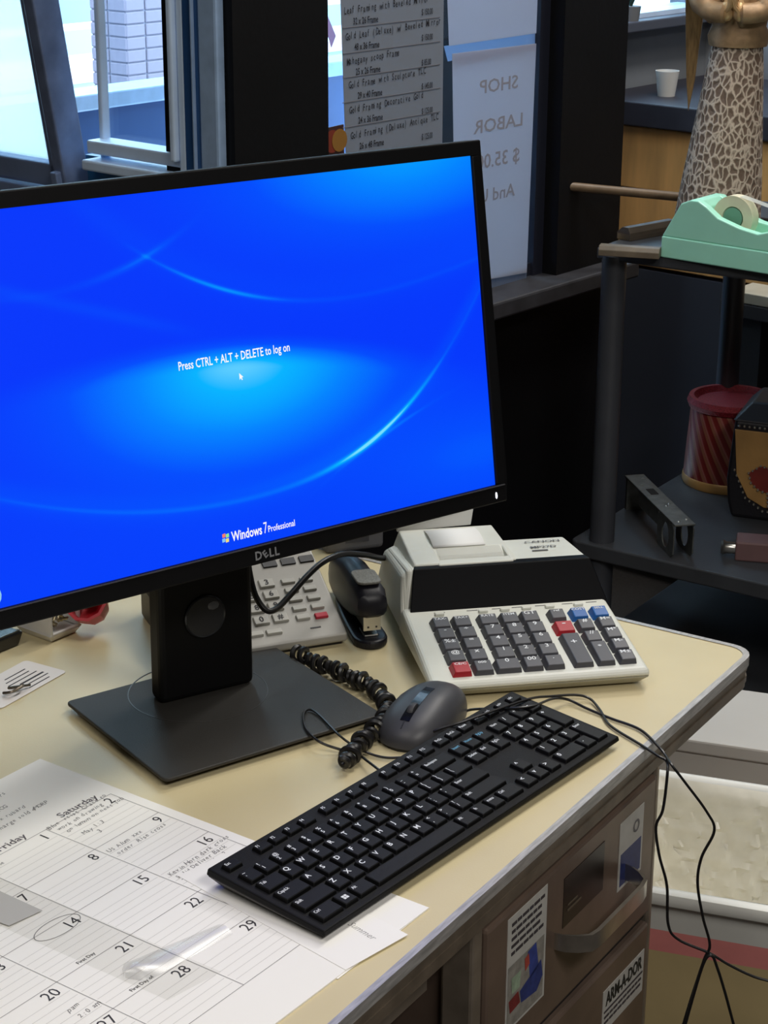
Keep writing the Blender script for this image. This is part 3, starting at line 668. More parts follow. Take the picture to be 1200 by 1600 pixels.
# ------------------------------------------------------------------ telephone
PHX, PHY, PHYAW, PHS, PX, PY = -.111, 1.9005, .3851, .4612, .0214, .0169
ph = thing('telephone', 'silver-grey desk telephone with push buttons half hidden behind the monitor stand', 'telephone', (PHX, PHY, Z0), PHYAW)
SILV = mat('silver_plastic', rgb(158, 156, 150), .4, .1, var=.08, vscale=30)
PKEY = mat('phone_key', rgb(192, 190, 182), .45, var=.05)
cs, sn = math.cos(PHS), math.sin(PHS)
def pp(x, y, h=0): return (x, y * cs - h * sn, .03 + y * sn + h * cs)
XL, XR, YB, YT = -.088, .066, -.034, .125
zf = pp(0, YB)[2]
body = MB(); prof = [(pp(0, YB)[1] + .004, .004), (pp(0, YB)[1], zf - .008), (pp(0, YB)[1], zf), (pp(0, YT)[1], pp(0, YT)[2]), (pp(0, YT)[1] + .03, pp(0, YT)[2]), (pp(0, YT)[1] + .045, .004)]
body.prism(prof, XL, XR, 'x'); bo = body.build('body', SILV, ph, bevel=.004, seg=3)
MB().box(XL + .006, XR - .004, pp(0, YB)[1] + .008, pp(0, YT)[1] + .03, 0, .006).build('base', BLACKP, ph)
def pkey(x, y, w, h, s='', m=PKEY):
    o = MB().hexa([(-w / 2, -h / 2, -.001), (w / 2, -h / 2, -.001), (w / 2, h / 2, -.001), (-w / 2, h / 2, -.001)], [(-w / 2 + .0006, -h / 2 + .0006, .0032), (w / 2 - .0006, -h / 2 + .0006, .0032), (w / 2 - .0006, h / 2 - .0006, .0026), (-w / 2 + .0006, h / 2 - .0006, .0026)]).build('button', m, ph, bevel=.0006, loc=pp(x, y), rot=(PHS, 0, 0))
    if s: mb = MB(); text_into(mb, s, TR(0, 0, .0034), .0105, bold=.015); flat(mb, 'legend', INK, o)
for r, q in enumerate(('*0#', '789', '456', '123')):
    for k, s in enumerate(q): pkey((k - 2) * PX, r * PY, .0172, .0125, s)
for k in range(5):
    pkey(.0246, -.0037 + k * .01335, .0158, .0078)
    pkey(.0452, -.0050 + k * .01345, .0150, .0078, '', mat('phone_red', rgb(196, 44, 66), .4) if k == 0 else PKEY)
for x in (-.031, .0122, .0337, .0552): MB().box(x - .008, x + .008, .074, .083, 0, .002).build('soft_button', DARKP, ph, loc=pp(0, 0), rot=(PHS, 0, 0))
MB().box(-.07, .05, .092, .118, 0, .0015).build('display', mat('phone_lcd', rgb(86, 96, 84), .2), ph, loc=pp(0, 0), rot=(PHS, 0, 0))
MB().box(.028, .040, -.0208, -.0190, 0, .0004).build('microphone_slot', BLACKP, ph, loc=pp(0, 0), rot=(PHS, 0, 0))
pkey(-.0325, -.0172, .016, .0075); pkey(-.0125, -.0176, .018, .0075)
# handset on its left cradle, mostly hidden
hsb = MB(); pth = catmull([(-.110, -.02, .052), (-.110, .0, .075), (-.110, .05, .098), (-.110, .10, .118), (-.110, .125, .108)], 6); hsb.tube(pth, .016, 12); hsb.build('handset', BLACKP, ph, smooth=True)
MB().box(-.120, -.0885, -.03, .13, 0, .045).build('cradle', BLACKP, ph, bevel=.006)
# coiled cord
cpts = [at(*p, .0112) for p in ((462, 1020), (480, 1029), (510, 1041), (560, 1062), (588, 1078), (603, 1100), (600, 1124), (574, 1150), (548, 1178), (535, 1194))]
base_path = catmull(cpts, 30); mb = MB(); hel = []; tot = 0
for i, p in enumerate(base_path):
    t = (base_path[min(i + 1, len(base_path) - 1)] - base_path[max(i - 1, 0)]).normalized(); a = Vector((0, 0, 1)).cross(t).normalized(); b = t.cross(a)
    if i: tot += (p - base_path[i - 1]).length
    for k in range(3):
        pass
    hel.append((p, a, b, tot))
full = []
N = 1400
for k in range(N):
    f_ = k / (N - 1) * (len(hel) - 1); i = min(int(f_), len(hel) - 2); fr = f_ - i
    p = hel[i][0].lerp(hel[i + 1][0], fr); a = hel[i][1]; b = hel[i][2]; s_ = hel[i][3] + (hel[i + 1][3] - hel[i][3]) * fr
    q = 2 * PI * s_ / .0098; R_ = .0062 + .0018 * math.sin(s_ * 210); full.append(p + (a * math.cos(q) + b * math.sin(q)) * R_ + Vector((0, 0, .001 * math.sin(s_ * 130))))
mb.tube(full, .0030, 7)
tag(mb.build('coiled_cord', CABLE, smooth=True), 'black coiled telephone cord curving between stand base and mouse', 'cord')

# thick black cable hanging behind the screen in front of the telephone
pts = [atY(386, 860, 1.85), atY(390, 895, 1.85), atY(399, 930, 1.845), atY(415, 953, 1.84), atY(432, 951, 1.845), atY(455, 928, 1.86), atY(480, 900, 1.88), atY(505, 878, 1.90), atY(535, 866, 1.93), atY(570, 867, 1.97), atY(600, 872, 2.02), atY(625, 860, 2.10)]
tag(MB().tube(catmull(pts, 8), .0033, 10).build('monitor_cable', CABLE, smooth=True), 'thick black cable looping down in front of the telephone', 'cable')

# ------------------------------------------------------------------ stapler
sp0 = Vector((-.0155, 1.908, Z0))
stp = thing('stapler', 'black upright desk stapler with a speckled grey finger pad', 'stapler', sp0, math.radians(105) - PI / 2)
SBK = mat('stapler_black', rgb(24, 24, 32), .42, var=.1, spec=.35)
MB().prism([(.019 * math.cos(q) * 1.0, -.002 + .022 * math.sin(q) if math.sin(q) < 0 else .150 * math.sin(q) * .9) for q in [2 * PI * k / 28 for k in range(28)]], 0, .010).build('base', SBK, stp, bevel=.003, seg=2)
MB().box(-.008, .008, -.010, .014, .010, .0125).build('anvil', CHROME, stp, bevel=.001)
arm = MB(); rings = []
for y, w, z0, z1 in ((-.018, .011, .038, .052), (-.014, .0165, .034, .061), (.0, .0185, .030, .068), (.03, .018, .018, .070), (.07, .017, .010, .070), (.11, .0165, .008, .062), (.14, .012, .008, .046), (.15, .007, .008, .034)):
    n = 14; rings.append([(w * math.copysign(abs(math.cos(2 * PI * k / n)) ** .6, math.cos(2 * PI * k / n)), y, (z0 + z1) / 2 + (z1 - z0) / 2 * math.copysign(abs(math.sin(2 * PI * k / n)) ** .7, math.sin(2 * PI * k / n))) for k in range(n)])
n = 14; arm.add([p for r in rings for p in r], [(i * n + k, i * n + (k + 1) % n, (i + 1) * n + (k + 1) % n, (i + 1) * n + k) for i in range(len(rings) - 1) for k in range(n)] + [tuple(range(n)), tuple(range((len(rings) - 1) * n, len(rings) * n))])
arm.build('arm', SBK, stp, smooth=True)
MB().prism(rrect(-.0135, .0135, -.006, .034, .008, 4), .0685, .0715).build('finger_pad', mat('speckled_grey', rgb(128, 128, 122), .7, var=.4, vscale=500), stp, bevel=.001)
MB().box(-.0095, .0095, -.0135, -.011, .019, .038).build('magazine_front', mat('magazine_steel', rgb(206, 200, 180), .35, .5), stp)
mb = MB().box(-.0055, -.0035, -.0139, -.0133, .022, .024).box(.0035, .0055, -.0139, -.0133, .022, .024); mb.build('rivet', BLACKP, stp)
MB().box(-.008, .008, -.011, .13, .020, .036).build('magazine', BLACKP, stp)

# grey adaptor box behind the stapler
gp = at(568, 868, 0)
gb = thing('power_adapter', 'dull grey plastic box lying behind the stapler beside the calculator', 'box', (gp.x - .01, gp.y + .035, Z0), math.radians(20))
MB().box(-.045, .03, -.02, .05, 0, .040).build('case', mat('dull_grey', rgb(92, 92, 96), .4, var=.2, vscale=20), gb, bevel=.006, seg=3)
MB().box(-.02, .01, -.0206, -.0198, .012, .028).build('label_plate', mat('adapter_label', rgb(60, 60, 66), .5), gb)

# ------------------------------------------------------------------ mouse
ms = thing('computer_mouse', 'dark grey computer mouse lying between the coiled cord and the calculator', 'mouse', (.0410, 1.702, Z0), math.radians(63.6) - PI / 2)
L2, W2, H2 = .063, .034, .033
def mouse_z(x, y):
    e = 1 - (abs(x) / W2) ** 2.6 ; g = 1 - (abs(y - .004) / L2) ** 2.6
    return max(0, e) ** .42 * max(0, g) ** .42
mb = MB(); nu, nv = 28, 12; vs = []; fs = []
for j in range(nv + 1):
    ph_ = PI / 2 * j / nv
    for k in range(nu):
        q = 2 * PI * k / nu; c_ = math.copysign(abs(math.cos(q)) ** .8, math.cos(q)); s_ = math.copysign(abs(math.sin(q)) ** .8, math.sin(q))
        r = math.cos(ph_) ** .75; x = W2 * r * c_ * (1 - .08 * s_); y = L2 * r * s_
        z = H2 * math.sin(ph_) ** .8; z *= 1 - .22 * (-(y) / L2 if y < 0 else y / L2 * .25)
        vs.append((x, y, .004 + z))
for j in range(nv):
    for k in range(nu): fs.append((j * nu + k, j * nu + (k + 1) % nu, (j + 1) * nu + (k + 1) % nu, (j + 1) * nu + k))
fs.append(tuple(range(nu))); mb.add(vs, fs)
MSM = mat('mouse_plastic', rgb(62, 62, 66), .45, var=.08, vscale=60)
mb.build('shell', MSM, ms, smooth=True)
MB().prism([(W2 * .97 * math.cos(2 * PI * k / 28), L2 * .97 * math.sin(2 * PI * k / 28)) for k in range(28)], 0, .005).build('base', BLACKP, ms)
tl_ = lambda y: .004 + H2 * (1 - .22 * (-y / L2 if y < 0 else y / L2 * .25)) * math.sin(math.acos(min(1, abs(y) / L2) ** (1 / .75))) ** .8
def strip(x0, x1, y0, y1, lift, n=12):
    vs = []; 
    for k in range(n + 1):
        y = y0 + (y1 - y0) * k / n; z = tl_(y) + lift; vs += [(x0, y, z), (x1, y, z), (x1, y, z - .004), (x0, y, z - .004)]
    fs = []
    for k in range(n):
        for j in range(4): fs.append((k * 4 + j, k * 4 + (j + 1) % 4, k * 4 + 4 + (j + 1) % 4, k * 4 + 4 + j))
    return MB().add(vs, fs + [(0, 1, 2, 3), (n * 4, n * 4 + 1, n * 4 + 2, n * 4 + 3)])
strip(-.0048, .0048, -.046, .012, .0004).build('wheel_slot', mat('gloss_black', rgb(16, 16, 18), .2), ms)
MB().lathe([(.0, -.003), (.0095, -.003), (.0105, 0), (.0095, .003), (0, .003)], 20, (0, -.027, tl_(-.027) - .0062), 'x').build('scroll_wheel', mat('wheel_rubber', rgb(52, 52, 54), .5), ms, smooth=True)
strip(-.0006, .0006, -.054, -.046, .0004).build('button_seam', BLACKP, ms)

# ------------------------------------------------------------------ thin cables
def px_path(l, z): return [at(u, v, z) for u, v in l]
loop = []
for (u, v, z) in ((592, 1203, .012), (575, 1190, .010), (555, 1176, .006), (528, 1170, .006), (499, 1159, .0125), (480, 1142, .0125), (474, 1126, .0125), (476, 1112, .0128), (487, 1109, .0128), (503, 1121, .0125), (528, 1147, .0125), (552, 1165, .0085), (579, 1178, .004), (605, 1184, .003), (635, 1183, .004)): loop.append(at(u, v, z))
tag(MB().tube(catmull(loop, 8), .0013, 6).build('keyboard_cable', CABLE, smooth=True), 'thin black cable looping from the keyboard over the stand base', 'cable')
hang = at(1040, 1186, 0)
def hangp(u, v, dy=.025): return atY(u, v, hang.y - dy)
cb = [at(*p) for p in ((663, 1160, .006), (668, 1150, .012), (684, 1140, .020), (720, 1129, .026), (767, 1112, .028), (827, 1092, .022), (862, 1088, .014), (900, 1086, .008), (922, 1092, .004), (938, 1110, .0025), (954, 1134, .0025), (1000, 1163, .0025), (1028, 1181, .003))] + [at(1041, 1189, .001)] + [hangp(*p) for p in ((1043, 1206), (1036, 1264), (1025, 1292), (1030, 1336), (1042, 1384), (1044, 1444), (1060, 1468), (1108, 1489), (1140, 1508), (1184, 1528), (1240, 1540))]
tag(MB().tube(catmull(cb, 8), .0014, 6).build('hanging_cable', CABLE, smooth=True), 'thin black cable crossing the keyboard back and hanging off the desk, turning right at bottom', 'cable')
cc = [at(*p) for p in ((712, 1121, .004), (726, 1112, .006), (745, 1108, .010), (797, 1107, .024), (833, 1103, .024), (863, 1092, .014), (887, 1093, .006), (917, 1107, .003), (953, 1122, .0025), (1000, 1140, .0025), (1030, 1168, .003))] + [at(1040, 1181, .0018)] + [hangp(*p) for p in ((1050, 1196), (1070, 1222), (1104, 1268), (1116, 1298), (1096, 1340), (1090, 1380), (1098, 1432), (1109, 1476), (1100, 1500), (1080, 1560), (1062, 1620))]
tag(MB().tube(catmull(cc, 8), .0014, 6).build('hanging_cable', CABLE, smooth=True), 'thin black cable hanging off the desk in a wide right-hand bow over the bin', 'cable')
ce = [hangp(*p, .028) for p in ((1060, 1640), (1082, 1560), (1100, 1503), (1112, 1493), (1120, 1510), (1132, 1548), (1146, 1600), (1156, 1640))]
tag(MB().tube(catmull(ce, 8), .0016, 6).build('hanging_cable', CABLE, smooth=True), 'short black cable loop below the crossing of the hanging cables', 'cable')

# ------------------------------------------------------------------ calendar pad and papers
CX, CY, CA, CW_, CH_ = -.2477, 1.5571, .9458, .08146, .05866
pad = thing('calendar_pad', 'large white desk-pad calendar page with handwritten notes', 'calendar', (CX, CY, Z0), CA)
PAPER = mat('calendar_paper', rgb(246, 244, 240), .75, var=.02, vscale=4)
x0p, x1p, y0p, y1p = -7 * CW_ - .012, .0118, -.344, .102
MB().box(x0p, x1p, y0p, y1p, 0, .0016).build('page', PAPER, pad)
GRIDM = mat('grid_line', rgb(150, 148, 150), .8); RULE = mat('rule_line', rgb(204, 202, 200), .8); ZP = .0018
mb = MB()
def ln(mb, xa, ya, xb, yb, w, z=ZP):
    d = Vector((xb - xa, yb - ya)); d.normalize(); nx, ny = -d.y * w / 2, d.x * w / 2
    mb.poly([(xa + nx, ya + ny, z), (xa - nx, ya - ny, z), (xb - nx, yb - ny, z), (xb + nx, yb + ny, z)])
for i in range(6): ln(mb, -7 * CW_, -i * CH_, 0, -i * CH_, .0006)
for j in range(8): ln(mb, -j * CW_, 0, -j * CW_, -5 * CH_, .0006)
flat(mb, 'grid', GRIDM, pad)
mb = MB()
for i in range(5):
    for j in range(7):
        for k in range(1, 6): ln(mb, -(j + 1) * CW_ + .002, -i * CH_ - .016 - (k - 1) * .0083, -j * CW_ - .002, -i * CH_ - .016 - (k - 1) * .0083, .00045, .0017)
flat(mb, 'ruled_lines', RULE, pad)
day = {0: 'Saturday', 1: 'Friday', 2: 'Thursday', 3: 'Wednesday', 4: 'Tuesday', 5: 'Monday', 6: 'Sunday'}
for j, s in day.items(): text_obj('weekday', s, .0118, mat('weekday_ink', rgb(96, 90, 94), .7), pad, TR(-(j + .5) * CW_ + .006, .0075, ZP), bold=.012, sx=1.15)
for i in range(5):
    for j in range(7):
        d = 2 + 7 * i - j
        if 1 <= d <= 31 and not (d > 28 and i < 4): text_obj('date_number', str(d), .0160, INK, pad, TR(-j * CW_ - .0055 - .0045 * len(str(d)), -i * CH_ - .0088, ZP), sx=.95)
hw = MB(); rr = random.Random(3)
def hand(x, y, s, sz=.0078, rz=.04, m_=hw):
    cx_ = x
    for ch in s:
        if ch != ' ':
            text_into(m_, ch, TR(cx_, y + rr.uniform(-.0006, .0006) + (cx_ - x) * rz, ZP, rr.uniform(-.15, .15)), sz * rr.uniform(.85, 1.1), shear=.25, sx=.9)
        cx_ += sz * (.52 if ch not in 'il. ' else .36)
for x, y, s in ((-.085, .078, 'to Doors'), (-.110, .058, 'Call to TCG'), (-.118, .044, 'is shark rubard'), (-.120, .033, 'surcharge sold 4MORP'),
    (-.079, -.0005, 'Blue  rtist  Crate to'), (-.074, -.009, 'work on drawing'), (-.072, -.017, 'on lemon on next job'), (-.066, -.031, 'May 1:3'), (-.056, -.040, '3'),
    (-.076, -CH_ - .012, 'US Alum  xxx'), (-.074, -CH_ - .021, 'order  Rise cross'),
    (-.074, -2 * CH_ - .022, 'Kevin Horn dark cross'), (-.074, -2 * CH_ - .030, 'Solid Deliver Back'), (-.074, -2 * CH_ - .038, 'TV  6 ord. Mar 2'), (-.060, -2 * CH_ - .048, 'Job Re'), (-.060, -2 * CH_ - .055, 'Tie'),
    (-.160, -.012, 'to me'), (-4 * CW_ + .06, -3 * CH_ - .034, 'pam'), (-4 * CW_ + .06, -3 * CH_ - .046, '2:0 am'), (-4 * CW_ + .02, -2 * CH_ - .03, 'call 3 pm')):
    hw = MB(); hand(x, y, s, m_=hw); flat(hw, 'handwritten_line', PENCIL, pad)
mb = MB()
for s, i, j in (('First Day', 3, 3), ('First Day of', 4, 3)): text_into(mb, s, TR(-(j - .45) * CW_, -i * CH_ + .005, ZP), .0052, bold=.01)
flat(mb, 'small_print', INK, pad)
mb = MB(); n = 30
for k in range(n): 
    q0, q1 = 2 * PI * k / n, 2 * PI * (k + 1) / n; ln(mb, -2 * CW_ - .026 + .0235 * math.cos(q0), -2 * CH_ - .004 + .011 * math.sin(q0), -2 * CW_ - .026 + .0235 * math.cos(q1), -2 * CH_ - .004 + .011 * math.sin(q1), .0007)
flat(mb, 'pen_circle', PENCIL, pad)
# loose sheets under the keyboard
SHEET = mat('sheet_paper', rgb(246, 244, 241), .75)
def sheet(name, label, c, e1, e2, l1, l2, z, mtl=SHEET, cat='paper'):
    c = at(*c, z); a = (at(*e1, z) - c).normalized(); b = (at(*e2, z) - c); b = (b - a * b.dot(a)).normalized()
    t = thing(name, label, cat, (c.x, c.y, Z0 + z), math.atan2(a.y, a.x))
    sg = 1 if Vector((-a.y, a.x, 0)).dot(b) > 0 else -1
    MB().box(0, l1, min(0, sg * l2), max(0, sg * l2), 0, .0004).build('sheet', mtl, t); return t, sg
s1, _ = sheet('loose_paper', 'white paper corner sticking out under the keyboard towards the desk edge', (665, 1424), (585, 1486), (606, 1401), .12, .15, .0004)
s2, sg = sheet('loose_paper', 'white paper with faint pencil writing lying over the calendar corner', (540, 1516), (360, 1415), (585, 1479), .20, .07, .0017)
hw2 = MB()
for (x, y, s) in ((.03, .048, 'Summer'), (.09, .03, 'pick up'), (.12, .05, 'Sat 20'), (.15, .02, 'ord')):
    hw2 = MB(); text_into(hw2, s, TR(x, sg * y, .0005, PI * .98 if sg < 0 else .0), .009, shear=.2)
    flat(hw2, 'pencil_writing', mat('faint_pencil', rgb(168, 166, 166), .8), s2)
# clear plastic film and strip lying on the calendar
def in_pad(u, v): p = at(u, v, .002) - Vector((CX, CY, Z0)); c, s = math.cos(CA), math.sin(CA); return (p.x * c + p.y * s, -p.x * s + p.y * c)
FILM = glassmat('clear_film', (.965, .965, .96, 1), .4, 0.0)
fl = thing('plastic_film', 'greyish clear plastic film lying across the calendar dates', 'film', (CX, CY, Z0 + .0016), CA)
A_, B_, C_, D_ = in_pad(345, 1519), in_pad(-40, 1355), in_pad(-95, 1405), in_pad(262, 1563)
MB().prism([A_, B_, C_, D_], .0005, .0009).build('film', FILM, fl)
gq = [in_pad(*p) for p in ((66, 1424), (-30, 1380), (-75, 1415), (14, 1448))]
MB().prism(gq, .0011, .0014).build('grey_tab', mat('grey_tab', rgb(184, 182, 178), .7), fl)
cst = thing('clear_plastic_strip', 'curled clear plastic strip with a rounded end on the calendar', 'plastic strip', (CX, CY, Z0 + .0022), CA)
e0 = in_pad(195, 1528); e1 = in_pad(352, 1452); ex_ = Vector((e1[0] - e0[0], e1[1] - e0[1])); Ls = ex_.length; ex_.normalize(); ey_ = Vector((-ex_.y, ex_.x))
mb = MB(); vs = []; n = 18
for k in range(n + 1):
    t = k / n; wv = .0165 * (1 - max(0, .14 - t) ** 2 / .14 ** 2 * .95) if t < .14 else .0165 - .007 * t
    for j in range(7):
        s_ = -1 + 2 * j / 6; hgt = .0035 * (1 - s_ * s_) * (1.0 + 1.2 * math.exp(-((t - .1) / .12) ** 2))
        P_ = Vector(e0) + ex_ * (t * Ls) + ey_ * (s_ * wv); vs.append((P_.x, P_.y, hgt))
mb.add(vs, [(k * 7 + j, k * 7 + j + 1, k * 7 + 8 + j, k * 7 + 7 + j) for k in range(n) for j in range(6)])
GL = bpy.data.materials.new('clear_plastic'); GL.use_nodes = True; nt = GL.node_tree; nt.nodes.clear()
o_ = nt.nodes.new('ShaderNodeOutputMaterial'); mx = nt.nodes.new('ShaderNodeMixShader'); mx.inputs[0].default_value = .13; tr = nt.nodes.new('ShaderNodeBsdfTransparent'); tr.inputs[0].default_value = (.94, .94, .94, 1); gs = nt.nodes.new('ShaderNodeBsdfGlossy'); gs.inputs['Roughness'].default_value = .3; gs.inputs[0].default_value = (.9, .9, .9, 1)
nt.links.new(tr.outputs[0], mx.inputs[1]); nt.links.new(gs.outputs[0], mx.inputs[2]); nt.links.new(mx.outputs[0], o_.inputs[0])
mb.build('strip', GL, cst, smooth=True)

# ------------------------------------------------------------------ small things at the left
cp = at(105, 1049, .001); cq = at(4, 1106, .001)
card = thing('printed_card', 'white printed card with rounded corners at the left edge of the desk', 'card', (cp.x, cp.y, Z0 + .0005), math.atan2(cq.y - cp.y, cq.x - cp.x))
MB().prism(rrect(0, .104, -.056, 0, .005, 4), 0, .0006).build('card', mat('card_white', rgb(232, 226, 222), .6), card)
mb = MB(); 
for k, (a, b) in enumerate(((.02, .052), (.014, .060), (.014, .050), (.016, .060), (.020, .056), (.018, .05))):
    y = -.008 - k * .0068; mb.box(a, b, y, y + (.0024 if k == 2 else .0013), .0006, .0009)
mb.build('print_line', INK, card)
text_obj('card_lettering', '124-83', .008, INK, card, TR(.086, -.030, .0009, PI / 2), bold=.01)
clip = MB(); cpt = at(28, 1079, .004)
for dx, dy, dz in ((0, 0, 0),): clip.tube(catmull([(cpt.x - .014, cpt.y - .006, Z0 + .004), (cpt.x - .004, cpt.y - .009, Z0 + .007), (cpt.x + .004, cpt.y, Z0 + .009), (cpt.x + .003, cpt.y + .009, Z0 + .006), (cpt.x - .006, cpt.y + .006, Z0 + .004), (cpt.x - .008, cpt.y - .002, Z0 + .008), (cpt.x + .010, cpt.y + .014, Z0 + .004)], 6), .0014, 6)
tag(clip.build('bent_clip', mat('clip_metal', rgb(120, 112, 100), .35, .8), smooth=True), 'small bent metal clip lying on the printed card', 'clip')
# white open box of hardware
wb0 = at(80, 1007, 0)
wb = thing('hardware_box', 'small open white plastic box of metal clips under the screen', 'box', (wb0.x, wb0.y, Z0), math.radians(52))
WBX = mat('box_white', rgb(226, 224, 222), .4)
sx, sy, sz = .044, .056, .046; q = .003
mb = MB().hexa([(0.004, .004, 0), (sx - .004, .004, 0), (sx - .004, sy - .004, 0), (.004, sy - .004, 0)], [(0, 0, .008), (sx, 0, .008), (sx, sy, .008), (0, sy, .008)])
mb.box(0, q, 0, sy, .008, sz).box(sx - q, sx, 0, sy, .008, sz).box(q, sx - q, sy - q, sy, .008, sz).box(q, sx - q, 0, q, .008, .0105)
mb.build('box_shell', WBX, wb, bevel=.001)
rr = random.Random(9)
for k in range(26):
    a = MB(); c_ = Vector((rr.uniform(.010, sx - .012), rr.uniform(.008, sy - .014), .012 + rr.uniform(0, .020)))
    h = .0075; th = rr.uniform(0, 6.28); ph2 = rr.uniform(-.6, .6); d_ = Vector((math.cos(th) * math.cos(ph2), math.sin(th) * math.cos(ph2), math.sin(ph2))); e_ = d_.cross(Vector((0, 0, 1))).normalized()
    ptsc = [c_ - d_ * h, c_ + d_ * h * .9, c_ + d_ * h * .9 + e_ * .004, c_ - d_ * h * .5 + e_ * .004]
    ptsc = [Vector((min(max(p.x, .006), sx - .006), min(max(p.y, .004), sy - .006), min(max(p.z, .010), sz - .004))) for p in ptsc]
    a.tube(ptsc, .0012, 5)
    o = a.build('metal_clip', mat('brass_clip', rgb(176, 164, 132), .3, .85, var=.2)); o.location = wb.location; o.rotation_euler = wb.rotation_euler
    tag(o, 'tangled brassy metal clip inside the small white box', 'clip', 'metal clips in the white box')
# red tray with clips
rt0 = at(146, 968, 0)
rt = thing('red_dish', 'small red plastic dish of clips beside the white hardware box', 'dish', (rt0.x + .004, rt0.y - .022, Z0 + .021), rot=(math.radians(48), 0, math.radians(-12)))
REDP = mat('red_plastic', rgb(186, 24, 40), .35)
MB().lathe([(.018, 0), (.021, .010), (.024, .028), (.0205, .028), (.018, .010), (.001, .006)], 10).build('dish', REDP, rt)
for k in range(10):
    th = rr.uniform(0, 6.28); r_ = rr.uniform(0, .008); o = MB().tube([(r_ * math.cos(th) - .006, r_ * math.sin(th), .014 + .001 * k), (r_ * math.cos(th) + .006, r_ * math.sin(th) + .004, .017 + .001 * k)], .0012, 5).build('metal_clip', mat('brass_clip', rgb(176, 164, 132), .3, .85))
    o.location = rt.location; o.rotation_euler = rt.rotation_euler; tag(o, 'loose metal clip inside the small red dish', 'clip', 'metal clips in the red dish')
bt0 = at(30, 1008, 0)
bt = thing('black_tray', 'glossy black tray edge at the far left under the screen', 'tray', (bt0.x, bt0.y, Z0), math.radians(52))
MB().hexa([(-.09, .0, 0), (0, 0, 0), (0, .09, 0), (-.09, .09, 0)], [(-.095, -.004, .016), (.004, -.004, .016), (.004, .094, .016), (-.095, .094, .016)]).build('tray', mat('gloss_tray', rgb(20, 20, 22), .15, var=.2, vscale=60), bt, bevel=.002)
MB().box(-.092, .001, -.001, .002, .016, .018).build('rim', mat('tray_rim', rgb(70, 74, 72), .2), bt)

# ------------------------------------------------------------------ notices in the price-list window
def notice(name, label, cat, pts, m, b=-.004, th=.0008, ang=0):
    P = [on_b(u, v, b) for u, v in pts]; a0 = sum(p[0] for p in P) / len(P); z0 = sum(p[2] for p in P) / len(P)
    t = thing(name, label, cat, AB(a0, b, z0), WANG)
    poly = [(p[0] - a0, p[2] - z0) for p in P]
    MB().prism(poly, 0, th, 'y').build('paper', m, t); return t, a0, z0
LISTP = translmat('price_paper', (.30, .32, .36, 1), 0, .42); SHOPP = translmat('shop_paper', (.58, .57, .62, 1), 0, .68)
t, a0, z0 = notice('price_list', 'handwritten price list sheet taped to the dark window', 'price list', ((531, -40), (694, -62), (691, 232), (541, 250)), LISTP)
PEN = mat('marker_ink', rgb(32, 32, 40), .7); mb = MB(); rr = random.Random(5)
LN = [('Leaf Framing with Beveled Mirror', '32 x 26 Frame', '$ 150.00', 538, 18, 690), ('Gold Leaf (Deluxe) w/ Beveled Mirror', '48 x 36 Frame', '$ 150.00', 540, 58, 690), ('Mahogany scoop Frame', '25 x 26 Frame', '$ 85.00', 542, 97, 690), ('Gold Frame with Sculpture TLC', '29 x 40 Frame', '$ 145.00', 545, 134, 690), ('Gold Framing Decorative Gold', '24 x 36 Frame', '$ 125.00', 546, 173, 690), ('Gold Framing (Deluxe) Antique TLC', '26 x 48 Frame', '$ 125.00', 548, 213, 690)]
def onl(u, v): p = on_b(u, v, -.005); return p[0] - a0, p[2] - z0
for s, s2_, s3, u, v, ur in LN:
    x, z = onl(u, v); w = len(s); length = onl(u + (w * 4.15), v)[0] - x
    for i, ch in enumerate(s):
        if ch != ' ': text_into(mb, ch, Matrix.Translation((x + length * i / w, -.0008, z + rr.uniform(-.0008, .0008) + .0002 * i)) @ Euler((PI / 2, 0, 0)).to_matrix().to_4x4(), .0148, align='LEFT', sx=.62, bold=.012)
    x2, z2 = onl(u + 14, v + 16)
    text_into(mb, s2_, Matrix.Translation((x2, -.0008, z2)) @ Euler((PI / 2, 0, 0)).to_matrix().to_4x4(), .0140, align='LEFT', sx=.70, bold=.016)
    x3, z3 = onl(ur - 31, v + 1.5); text_into(mb, s3, Matrix.Translation((x3, -.0008, z3)) @ Euler((PI / 2, 0, 0)).to_matrix().to_4x4(), .0135, align='LEFT', sx=.58, bold=.01)
flat(mb, 'handwriting', PEN, t)
mb = MB()
for v in (42, 82, 120, 159, 198):
    xa, za = onl(536, v + 2); xb, zb = onl(688, v - 17); zb = za
    mb.box(xa, xb, -.0008, 0, za - .0006, za + .0006)
flat(mb, 'strip_edge', mat('strip_edge', rgb(110, 110, 118), .8), t)
t, a0, z0 = notice('shop_notice', 'large white paper notice seen from behind, reading shop labor in mirror writing', 'notice', ((707, 84), (838, 68), (823, 426), (712, 446)), SHOPP)
mb = MB(); LTR = mat('faded_lettering', rgb(136, 134, 142), .8)
for s, u, v, sz in (('SHOP', 780, 133, .0215), ('LABOR', 779, 194, .0215), ('$ 35.00', 779, 249, .0235), ('And Up', 772, 304, .0215)):
    mb = MB(); x, z = onl(u, v); fit_text(mb, s, Matrix.Translation((x, -.0006, z)) @ Euler((PI / 2, 0, 0)).to_matrix().to_4x4() @ Matrix.Scale(-1, 4, (1, 0, 0)), sz, {'SHOP': .105, 'LABOR': .135, '$ 35.00': .118, 'And Up': .118}[s], bold=.012); flat(mb, 'mirrored_lettering', LTR, t)
notice('blank_notice', 'blank white paper taped high in the window above the shop notice', 'notice', ((698, -40), (842, -60), (838, 52), (702, 72)), SHOPP)
notice('blue_strip', 'pale blue film strip between the papers and the window glass', 'film', ((694, 72), (838, 50), (838, 72), (700, 96)), translmat('blue_film', (.40, .48, .64, 1), .25, .75), b=.01)
